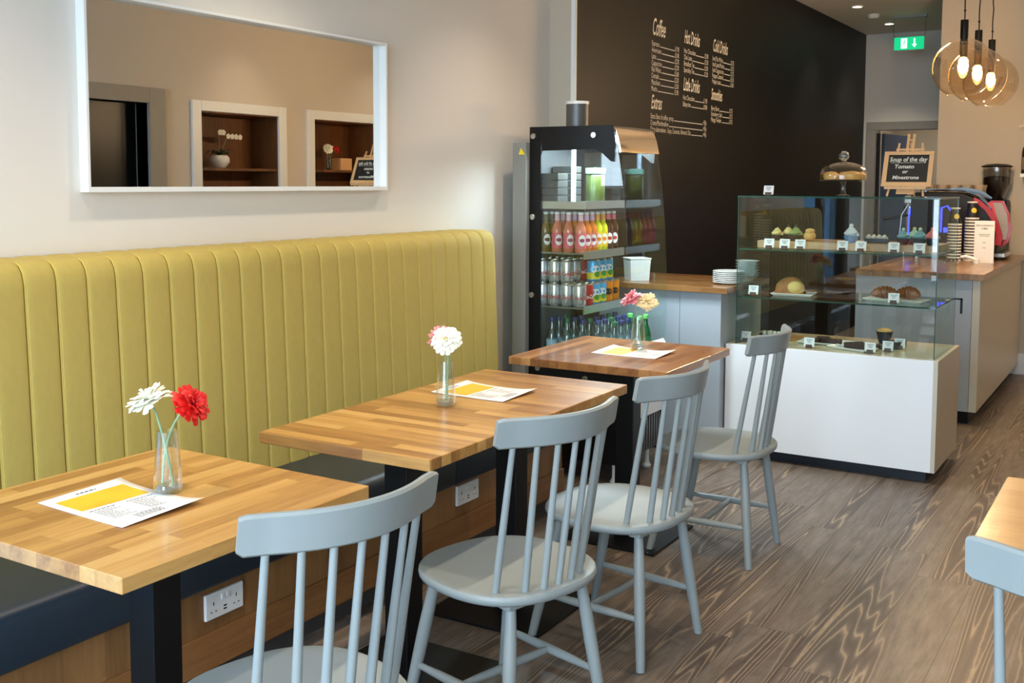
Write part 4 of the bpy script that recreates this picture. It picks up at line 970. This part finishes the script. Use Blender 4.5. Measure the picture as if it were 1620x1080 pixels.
t = thing('black_tub', 'low black tub right of the chocolate chunks on the case floor', 'tub', (1.37, 5.62, .6))
MB().lathe([(0, 0), (.042, 0), (.048, .036), (.045, .036), (.04, .005), (0, .005)], (1.372, 5.64, .6), 24).build('tub_body', C_DK, t, smooth=True)
t = thing('muffin', 'tall muffin in a dark pleated case at the back of the case floor', 'muffin', (1.30, 5.78, .6))
mb = MB()
n = 40; vs = []; fs = []
for j, (r, z) in enumerate(((.026, 0), (.042, .065))):
    for i in range(n): a = 2*PI*i/n; rr = r*(1+.03*(i % 2)); vs.append((1.30+rr*math.cos(a), 5.78+rr*math.sin(a), .6+z))
for i in range(n): fs.append((i, (i+1) % n, n+(i+1) % n, n+i))
fs.append(tuple(range(n))); mb.add(vs, fs); mb.build('pleated_case', C_DK, t)
MB().ball((1.30, 5.78, .662), .040, 16, (1, 1, .5)).build('muffin_top', C_BUN, t, smooth=True)
MB().lathe([(0, 0), (.04, 0), (.042, .03), (0, .034)], (1.375, 5.76, .6), 20).build('round_cake', pm('orange_sponge', (180, 122, 40), .6, var=.2), loc=(1.375, 5.76, .6), smooth=True)
tag(bpy.data.objects['round_cake'], 'small round orange sponge cake right of the muffin', 'cake')
# ---- cake stand on top
t = thing('cake_stand', 'glass footed cake stand with domed glass lid on top of the display case', 'cake stand', (1.115, 5.58, ZT))
c = (1.115, 5.58, ZT+.0005)
MB().lathe([(0, 0), (.035, 0), (.036, .004), (.018, .01), (.012, .02), (.011, .06), (.016, .07), (.05, .074), (.118, .078), (.12, .084), (.115, .085), (0, .082)], c, 40).build('footed_plate', M_VASE, t, smooth=True)
lid = MB().lathe([(.115, .087), (.116, .118), (.108, .140), (.085, .158), (.05, .170), (.012, .176), (.010, .182)], c, 40).build('glass_dome', M_VASE, t, smooth=True)
MB().ball((c[0], c[1], c[2]+.205), .026, 16).build('knob', M_VBASE, lid, smooth=True)
sc0 = None
for i, (dx, dy, s) in enumerate(((-.055, -.03, 1), (.05, -.035, 1.05), (.0, .045, 1), (-.075, .03, .9), (.07, .03, .95))):
    if sc0 is None: sc0 = MB().lathe([(0, 0), (.034, 0), (.040, .012), (.038, .026), (.024, .038), (0, .041)], n=18).build('scone', C_BUN, loc=(0, 0, 0), smooth=True); o = sc0
    else: o = sc0.copy(); COL.objects.link(o)
    o.location = (c[0]+dx, c[1]+dy, c[2]+.0855); o.scale = (s, s, s)
    tag(o, 'golden scone under the glass dome, %s' % ('front left', 'front right', 'at the back', 'far left', 'far right')[i], 'scone', 'scones under the glass dome')
# ---- soup sign
t = thing('soup_chalkboard', 'small chalkboard reading Soup of the day on a pine easel atop the display case', 'chalkboard', (1.445, 5.53, ZT))
yb = 5.50
def lean(x, z, o=0): return (x, yb-.02+(z-1.42)*.42+o, z)
xa, xb, za, zt = 1.325, 1.560, 1.425, 1.598
def slab(mb, x0, x1, z0, z1, o0, o1):
    return mb.add([lean(x0, z0, o0), lean(x1, z0, o0), lean(x1, z1, o0), lean(x0, z1, o0), lean(x0, z0, o1), lean(x1, z0, o1), lean(x1, z1, o1), lean(x0, z1, o1)], [(0, 1, 2, 3), (7, 6, 5, 4), (0, 4, 5, 1), (1, 5, 6, 2), (2, 6, 7, 3), (3, 7, 4, 0)])
mb = MB(); fw = .022
slab(mb, xa, xb, za, za+fw, -.008, .006); slab(mb, xa, xb, zt-fw*.8, zt, -.008, .006); slab(mb, xa, xa+fw, za+fw, zt-fw*.8, -.008, .006); slab(mb, xb-fw, xb, za+fw, zt-fw*.8, -.008, .006)
mb.build('frame', M_EASEL, t, bevel=.0015)
slab(MB(), xa+.01, xb-.01, za+.01, zt-.01, -.003, .003).build('slate', M_BOARDB, t)
mb = MB(); U = Vector((0, .42, 1)).normalized()
for s, x, z, h, sq in (('Soup of the day', 1.353, 1.548, .033, .84), ('Tomato', 1.378, 1.514, .029, 1.0), ('or', 1.418, 1.490, .027, 1.0), ('Minestrone', 1.374, 1.461, .027, 1.0)):
    mb.text(s, h, lean(x, z, -.0042), (1, 0, 0), U, sq, .0006, .1)
slab(mb, 1.358, 1.525, 1.541, 1.5425, -.0045, -.004)
mb.build('chalk_writing', M_CHALK, t)
mb = MB()
for s in (-1, 1):
    xm = 1.4425; mb.tube([(xm+s*.085, yb-.033, ZT+.004), (xm+s*.064, yb+.022, 1.50), (xm+s*.055, yb+.080, 1.638)], .0065, 4)
mb.tube([(1.4425, yb+.19, ZT+.004), (1.4425, yb+.085, 1.64)], .0065, 4)
slab(mb, 1.422, 1.434, 1.42, 1.685, .004, .014); slab(mb, 1.448, 1.460, 1.42, 1.685, .004, .014); slab(mb, 1.434, 1.448, 1.652, 1.657, .004, .014)
slab(mb, 1.375, 1.51, 1.602, 1.612, .006, .014); mb.box(1.345, 1.54, yb-.042, yb-.008, 1.412, 1.424); slab(mb, 1.40, 1.485, 1.388, 1.412, .0, .008)
mb.build('easel_frame', M_EASEL, t)
# ================================================================ bar with coffee machine
BX0, BX1, BY0 = .90, 1.62, 6.79
t = thing('coffee_bar', 'pale bar counter with oak top running away beside the coffee machine', 'counter', (1.3, 7.8, 0))
MB().box(BX0, BX1+.02, BY0-.02, YW8-.018, .87, .908).build('worktop', M_OAK_CTY, t, bevel=.002)
MB().box(BX0, BX1-.045, BY0, YW8-.018, .08, .87).build('end_panel', M_GREYP, t, bevel=.001)
MB().box(BX1-.043, BX1, BY0, YW8-.018, .08, .87).build('side_panel', M_CREAM, t, bevel=.001)
MB().box(BX0+.02, BX1-.05, BY0+.05, YW8-.018, 0, .08).build('plinth', M_BLACK, t)
# coffee machine
mx0, mx1, my0, my1 = 1.12, 1.66, 7.25, 8.05
t = thing('espresso_machine', 'large black espresso machine with red trim on the bar', 'coffee machine', (1.4, 7.65, .908))
prof = [(mx0, .96), (mx0, 1.36), (mx0+.03, 1.385), (1.36, 1.385), (1.44, 1.375), (1.52, 1.335), (1.58, 1.275), (1.625, 1.19), (1.645, 1.10), (1.64, .96)]
MB().prism(prof, xz, my0, my1).build('machine_body', M_BLACK, t, smooth=True, bevel=.01)
M_REDP = pm('red_enamel', (160, 22, 30), .35, coat=.2)
MB().prism([(1.50, 1.352), (1.535, 1.335), (1.60, 1.27), (1.645, 1.19), (1.675, 1.08), (1.665, 1.02), (1.63, 1.02), (1.635, 1.10), (1.61, 1.19), (1.565, 1.265), (1.50, 1.325)], xz, my0-.02, my0+.005).build('red_trim', M_REDP, t, smooth=True)
MB().prism([(1.60, 1.33), (1.665, 1.33), (1.70, 1.24), (1.715, 1.13), (1.70, 1.04), (1.66, 1.0), (1.62, 1.02), (1.63, 1.2)], xz, my0+.08, my0+.10).build('side_cheek', M_REDP, t, smooth=True)
MB().prism([(1.585, 1.315), (1.655, 1.315), (1.688, 1.235), (1.70, 1.13), (1.688, 1.06), (1.62, 1.05), (1.635, 1.15), (1.62, 1.23)], xz, my0+.07, my0+.08).build('side_panel', pm('grey_side_panel', (150, 142, 136), .4), t, smooth=True)
MB().prism([(1.548, 1.285), (1.60, 1.335), (1.635, 1.20), (1.628, 1.14), (1.60, 1.215)], xz, my0+.055, my0+.062).build('badge_plate', pm('pink_red_badge', (196, 60, 74), .4), t)
MB().box(1.18, 1.68, my0+.1, my1-.03, .93, .96).build('drip_tray', M_CHROME, t, bevel=.004)
for i, (x, y) in enumerate(((1.16, my0+.05), (1.6, my0+.05), (1.16, my1-.05), (1.6, my1-.05))): MB().cyl((x, y, .9085), .02, .055, 14).build('foot', M_CHROME, t)
MB().box(mx0-.05, mx0, my0+.05, my1-.05, 1.30, 1.36).build('brew_head_bar', M_CHROME, t, bevel=.008)
for k in range(2):
    y = my0+.2+k*.35
    MB().lathe([(.035, 0), (.035, .06)], (mx0-.03, y, 1.22), 18).build('group_head', M_CHROME, t, smooth=True)
    MB().tube([(mx0-.05, y, 1.215), (mx0-.13, y, 1.20), (mx0-.19, y, 1.185)], [.009, .012, .013], 10).build('portafilter_handle', M_BLACK, t, smooth=True)
MB().tube([(mx0-.02, my0+.06, 1.30), (mx0-.06, my0+.05, 1.22), (mx0-.07, my0+.05, 1.08)], .005, 8).build('steam_wand', M_CHROME, t, smooth=True)
MB().tube([(mx0-.012, my0+.02, 1.02), (mx0-.012, my0+.02, 1.20), (mx0-.012, my0+.09, 1.27), (mx0-.012, my0+.16, 1.20), (mx0-.012, my0+.16, 1.02)], .004, 8).box(mx0-.02, mx0-.001, my0+.03, my0+.2, 1.03, 1.09).build('blue_light', M_BLUELED, t)
MB().box(1.305, 1.315, my0-.008, my0+.002, 1.10, 1.275).tube([(1.31, my0-.004, 1.275), (1.345, my0-.004, 1.29), (1.385, my0-.004, 1.22)], .005, 6).box(1.325, 1.385, my0-.006, my0+.002, 1.10, 1.135).build('blue_light', M_BLUELED, t)
# towel on top
t = None
mb = MB()
def cl(u, v):
    P = [(1.20, 1.392), (1.36, 1.394), (1.45, 1.386), (1.53, 1.345), (1.585, 1.285), (1.60, 1.262)]
    f = u*(len(P)-1); i = min(int(f), len(P)-2); f -= i; x = P[i][0]*(1-f)+P[i+1][0]*f; z = P[i][1]*(1-f)+P[i+1][1]*f
    return (x, my0-.012+.33*v*(1-.3*u), z+.006+.004*math.sin(9*v+4*u)+.006*abs(math.sin(14*u+3*v)))
mb.grid(30, 14, cl); c = mb.build('blue_towel', pm('steel_blue_towel', (96, 124, 160), .9, var=.12, vs=40, bump=.5), smooth=True, solid=.004); tag(c, 'steel-blue towel draped over the front of the espresso machine', 'towel')
# rolled towel ridge and cups
c = MB().tube([(1.36, my0+.02, 1.405), (1.45, my0+.01, 1.408), (1.54, my0+.01, 1.385), (1.60, my0+.015, 1.345)], [.012, .015, .014, .008], 10).build('rolled_cloth', bpy.data.materials['steel_blue_towel'], smooth=True); tag(c, 'rolled blue cloth lying on top of the towel on the espresso machine', 'cloth')
cup0 = None
cupname = ['first', 'second', 'third', 'fourth', 'fifth']
for j in range(3):
    for i in range(5):
        x, y = 1.048+i*.083, 8.27+j*.075
        if cup0 is None: cup0 = MB().lathe([(0, 0), (.024, 0), (.034, .045), (.031, .045), (.022, .004), (0, .004)], n=18).build('coffee_cup', pm('glazed_brown_cup', (168, 150, 128), .2, var=.3), loc=(0, 0, 0), smooth=True); c = cup0
        else: c = cup0.copy(); COL.objects.link(c)
        c.location = (x, y, 1.379); c.scale = (1.1, 1.0, 1.15); tag(c, 'upturned coffee cup on the machine, %s from the left in the %s row' % (cupname[i], ('front', 'middle', 'back')[j]), 'cup', 'cups on the espresso machine')
t = thing('milk_jug', 'small steel jug at the left end on top of the espresso machine', 'jug', (1.235, my0+.2, 1.386))
MB().lathe([(0, 0), (.034, 0), (.036, .02), (.026, .06), (.028, .075), (.025, .075), (.023, .06), (.03, .01), (0, .008)], (1.235, my0+.2, 1.4), 20).build('jug_body', M_CHROME, t, smooth=True)
MB().tube([(1.262, my0+.2, 1.465), (1.29, my0+.2, 1.455), (1.288, my0+.2, 1.42), (1.268, my0+.2, 1.415)], .004, 8).build('jug_handle', M_CHROME, t, smooth=True)
# grinder
gx, gy = 1.44, 8.70
t = thing('coffee_grinder', 'black coffee grinder with a glass bean hopper behind the espresso machine', 'coffee grinder', (gx, gy, .908))
MB().box(gx-.09, gx+.09, gy-.115, gy+.115, .909, 1.32).build('grinder_body', M_BLACK, t, bevel=.02)
MB().lathe([(.05, 1.32), (.075, 1.38), (.098, 1.44), (.10, 1.56), (.10, 1.562)], (gx, gy, 0), 28).build('bean_hopper', glass('smoky_hopper', (.75, .72, .68), power=2.5, base=.08, k=.6), t, smooth=True)
MB().lathe([(.045, 1.322), (.068, 1.38), (.093, 1.44), (.093, 1.485), (.06, 1.497), (0, 1.49)], (gx, gy, 0), 28).build('coffee_beans', pm('coffee_beans', (34, 20, 14), .5, var=.5, vs=150, bump=.8, bs=160), t, smooth=True)
MB().lathe([(.106, 1.563), (.108, 1.572), (.07, 1.585), (0, 1.59)], (gx, gy, 0), 28).build('hopper_lid', M_BLACK, t, smooth=True)
# takeaway cups, two nested stacks
M_CUPB = pm('black_paper_cup', (26, 26, 28), .5); M_CUPS = pm('cup_rim_white', (226, 224, 216), .5)
def takeaway():
    t = thing('takeaway_cup', None, 'paper cup', (0, 0, 0), 'stacked striped takeaway cups on the bar')
    MB().lathe([(.040, 0), (.0395, .0105), (.0385, .0205)], n=22).build('cup_wall', M_CUPB, t, smooth=True)
    MB().lathe([(.0385, -.001), (.0425, .000), (.0425, .0095), (.040, .011)], n=22).build('rolled_rim', M_CUPS, t, smooth=True)
    return t
tc = takeaway(); first = True
NN = ['lowest', 'second from the bottom', 'third from the bottom', 'fourth from the bottom', 'fifth from the bottom', 'sixth from the bottom', 'seventh from the bottom', 'eighth from the bottom', 'ninth from the bottom', 'tenth from the bottom', 'eleventh from the bottom', 'twelfth from the bottom', 'thirteenth from the bottom', 'fourteenth from the bottom', 'fifteenth from the bottom']
for s, (x, y, n, nm) in enumerate(((1.298, 7.84, 13, 'left'), (1.392, 7.94, 15, 'right'))):
    for k in range(n):
        c = tc if first else copy_tree(tc); first = False; c.scale = (1.1, 1.1, 1)
        c.location = (x, y, .910+k*.0205); c['label'] = 'striped takeaway cup in the %s stack on the bar, %s' % (nm, NN[k])
    z = .910+n*.0205
    t = thing('takeaway_cup', 'black takeaway cup with yellow disc on top of the %s stack' % nm, 'paper cup', (x, y, z), 'stacked striped takeaway cups on the bar')
    MB().lathe([(.0385, -.001), (.0425, 0), (.0425, .005), (.0395, .007), (.031, .088), (0, .089)], (x, y, z), 24).build('cup_wall', M_CUPB, t, smooth=True)
    mb = MB(); r = .0362
    vs = [(x+(r+.0022)*math.cos(-1.1), y+(r+.0022)*math.sin(-1.1), z+.04)]
    for k in range(18):
        a = 2*PI*k/18; th = -1.1+.5*math.cos(a); zz = .04+.018*math.sin(a); rr = .0395-(zz-.007)*.105+.001; vs.append((x+rr*math.cos(th), y+rr*math.sin(th), z+zz))
    mb.add(vs, [(0, 1+k, 1+(k+1) % 18) for k in range(18)]); mb.build('yellow_disc', pm('yellow_disc_print', (226, 190, 60), .5), t)
    MB().lathe([(.032, .0895), (.034, .091), (.034, .1), (0, .101)], (x, y, z), 24).build('white_lid', M_CUPS, t, smooth=True)
# paper sign
t = thing('counter_notice', 'white printed soup and sandwich notice standing upright on the bar', 'notice', (1.5, 7.75, .908))
MB().box(1.438, 1.562, 7.75, 7.753, .909, 1.193).build('notice_card', M_PAPER, t)
mb = MB()
for s, z, h in (('SOUP & SANDWICH', 1.155, .0165), ('COMBO', 1.135, .0165)): mb.text(s, h, (1.500, 7.7495, z), (1, 0, 0), (0, 0, 1), .72, .0003, align='CENTER')
for z, w in ((1.10, .035), (1.09, .03), (1.045, .01), (1.01, .01)): mb.box(1.500-w, 1.500+w, 7.7493, 7.7497, z, z+.003)
mb.build('notice_print', M_INK, t)
MB().box(1.438, 1.562, 7.753, 7.80, .9085, .912).build('notice_foot', M_PAPER, t)
t = thing('hand_scanner', 'small white curved handset lying on the bar before the notice', 'handset', (1.52, 6.85, .908))
MB().tube([(1.46, 6.83, .952), (1.49, 6.83, .956), (1.53, 6.83, .947), (1.555, 6.83, .935), (1.562, 6.83, .925)], [.009, .012, .012, .011, .012], 12).build('handle', M_PLASTW, t, smooth=True)
MB().box(1.55, 1.575, 6.815, 6.845, .9085, .945).build('head', M_PLASTW, t, bevel=.004)
MB().box(1.45, 1.475, 6.815, 6.845, .9085, .95).build('rest', M_VASE, t, bevel=.003)
t = thing('sweet_tray', 'clear low tray of small brown sachets beside the takeaway cups', 'tray', (1.43, 6.86, .908))
MB().box(1.375, 1.445, 6.82, 6.88, .9085, .913).build('tray_base', M_VASE, t)
rn = random.Random(8)
for k in range(9): x, y = 1.385+.0075*k, 6.835+.03*rn.random(); MB().box(x-.006, x+.006, y-.012, y+.012, .913+.003*(k % 3), .926+.003*(k % 3)).build('sachet', pm('brown_sachet%d' % k, ((120, 60, 44), (180, 150, 120), (90, 50, 40))[k % 3], .5), t, bevel=.002)
for nm, sx, sy in (('hand_scanner', -.085, .80), ('sweet_tray', -.10, .82)):
    o = bpy.data.objects[nm]; o.location.x += sx; o.location.y += sy
def seat_on_bar(o):                       # the machine and what lies on it stand at the wall end of the bar
    o.location = (o.location.x*1.105-.2676, 8.01+(o.location.y-7.25)*.62, o.location.z*.985+.0136); o.scale = (1.105, .62, .985)
for nm in ('espresso_machine', 'blue_towel', 'rolled_cloth'): seat_on_bar(bpy.data.objects[nm])
o = bpy.data.objects['milk_jug']; o.location = (1.05, 8.12, 1.366)
# syrup shelf on the beige wall
t = thing('wall_shelf', 'short white shelf on the beige wall above the bar end', 'shelf', (1.75, 8.75, 1.5))
MB().box(1.60, 2.1, 8.68, YW8, 1.49, 1.515).build('shelf_board', M_FRAMEW, t, bevel=.002)
MB().box(1.66, 1.68, 8.72, YW8, 1.40, 1.49).build('bracket', M_FRAMEW, t)
M_SYR = pm('dark_syrup', (50, 44, 34), .15, coat=.6)
sy0 = None
for i, (x, y, lab) in enumerate(((1.635, 8.74, 'dark syrup bottle with red neck and white pump, left one on the white shelf'), (1.715, 8.74, 'dark syrup bottle with white pump, second from the left on the white shelf'))):
    if sy0 is None:
        tt = thing('syrup_bottle', lab, 'bottle', (x, y, 1.515), 'syrup bottles on the white shelf'); sy0 = tt
        MB().lathe([(0, 0), (.034, 0), (.036, .004), (.036, .16), (.03, .19), (.014, .22), (.013, .27)], (x, y, 1.5155), 20).build('bottle_body', M_SYR, tt, smooth=True)
        MB().lathe([(.0365, .03), (.0365, .12)], (x, y, 1.5155), 20).build('bottle_label', pm('cream_label', (140, 120, 96), .6), tt, smooth=True)
        MB().lathe([(.0185, .215), (.015, .25)], (x, y, 1.5155), 16).build('red_collar', M_REDP, tt, smooth=True)
        MB().lathe([(.016, .268), (.016, .29), (.005, .292), (.005, .35), (0, .35)], (x, y, 1.5155), 16).tube([(x+.005, y, 1.5155+.35), (x-.03, y, 1.5155+.352), (x-.06, y, 1.5155+.345)], [.006, .005, .004], 8).build('pump', M_PLASTW, tt, smooth=True)
    else:
        tt = copy_tree(sy0); tt.location = (x, y, 1.515); tt['label'] = lab
# store room shelves seen through the doorway
t = thing('store_shelf', 'pale storage shelf seen through the back doorway', 'shelf', (.95, 12.7, 1.3))
for z in (1.25, 1.62): MB().box(.45, 1.39, 12.55, 12.88, z, z+.03).build('shelf_board', M_CREAM, t)
c = MB().box(.62, .98, 12.56, 12.84, 1.651, 2.02).build('cardboard_box', pm('pale_cardboard', (190, 164, 120), .7, var=.08), loc=(.8, 12.7, 1.651), bevel=.004); tag(c, 'pale cardboard box on the storage shelf beyond the doorway', 'box')
c = MB().box(1.0, 1.09, 12.56, 12.84, 1.651, 2.0).build('box_file', pm('yellow_file', (206, 170, 40), .5), loc=(1.04, 12.7, 1.651), bevel=.003); tag(c, 'yellow upright file beside the cardboard box in the store room', 'file')
c = MB().box(1.12, 1.2, 12.56, 12.84, 1.651, 1.93).build('box_file', pm('dark_red_file', (70, 30, 34), .5), loc=(1.16, 12.7, 1.651), bevel=.003); tag(c, 'dark red upright file right of the yellow one in the store room', 'file')
# ================================================================ niche contents (seen in the mirror)
XN = XR+.13
t = thing('orchid_pot', 'white bowl planter with a white orchid, on a wooden niche shelf seen in the mirror', 'potted plant', (XN, 6.17, 1.54))
MB().lathe([(0, 0), (.04, 0), (.05, .006), (.082, .05), (.080, .085), (.062, .104), (.057, .104), (.07, .085), (0, .08)], (XN, 6.17, 1.5405), 32).build('bowl', M_PORC, t, smooth=True)
rn = random.Random(4)
for k in range(8):
    a = k*2.4; L_ = rn.uniform(.11, .19); mb = MB(); base = Vector((XN, 6.17, 1.625)); d = Vector((math.cos(a), math.sin(a), 0)); sd = Vector((-d.y, d.x, 0))
    rows = []
    for j in range(7):
        f = j/6; p = base+d*L_*f*.75+Vector((0, 0, L_*(.75*f-.75*f*f*(.4+.5*rn.random()))+.01)); w = .016*math.sin(PI*min(1, f*.9+.08)); rows += [p-sd*w, p+Vector((0, 0, -.003)), p+sd*w]
    mb.add(rows, [(j*3+i, j*3+i+1, (j+1)*3+i+1, (j+1)*3+i) for j in range(6) for i in range(2)]); mb.build('leaf', M_LEAF, t, smooth=True)
for s, (dy, h) in enumerate(((-.02, .23), (.07, .2))):
    pts = [Vector((XN, 6.17, 1.62)), Vector((XN-.01, 6.17+dy*.5, 1.62+h*.5)), Vector((XN-.02, 6.17+dy, 1.62+h*.9)), Vector((XN-.03, 6.17+dy*2.0+.02, 1.62+h))]
    mb = MB(); mb.tube(pts, .0025, 6); mb.build('flower_stem', M_STEM, t, smooth=True)
    for k in range(4):
        p = pts[2].lerp(pts[3], k/3)+Vector((-.012, .01*k, -.008*k)); mb = MB()
        for q in range(5):
            a = 2*PI*q/5+.3; mb.ball((p.x, p.y+.013*math.cos(a), p.z+.013*math.sin(a)), .0115, 8, (.25, 1, 1), 5)
        mb.build('blossom', M_PW, t, smooth=True)
v = vase(XN-.02, 7.46, 1.54, 'clear glass vase with white and red gerberas, on a niche shelf seen in the mirror')
gerbera('gerbera', (XN-.02, 7.455, 1.56), (XN-.06, 7.42, 1.735), (-.8, -.3, .5), M_PW, M_GREYE, 'white gerbera in the niche vase, seen in the mirror', .05)
gerbera('gerbera', (XN-.02, 7.465, 1.56), (XN-.05, 7.53, 1.73), (-.7, .4, .5), M_PR, M_DARKC, 'red gerbera in the niche vase, seen in the mirror', .045)
c = MB().box(XN-.05, XN+.06, 7.60, 7.76, 1.5405, 1.65).build('wooden_box', M_EASEL, loc=(XN, 7.68, 1.5405), bevel=.003); tag(c, 'small pale wooden box in the niche beside the flowers, seen in the mirror', 'box')
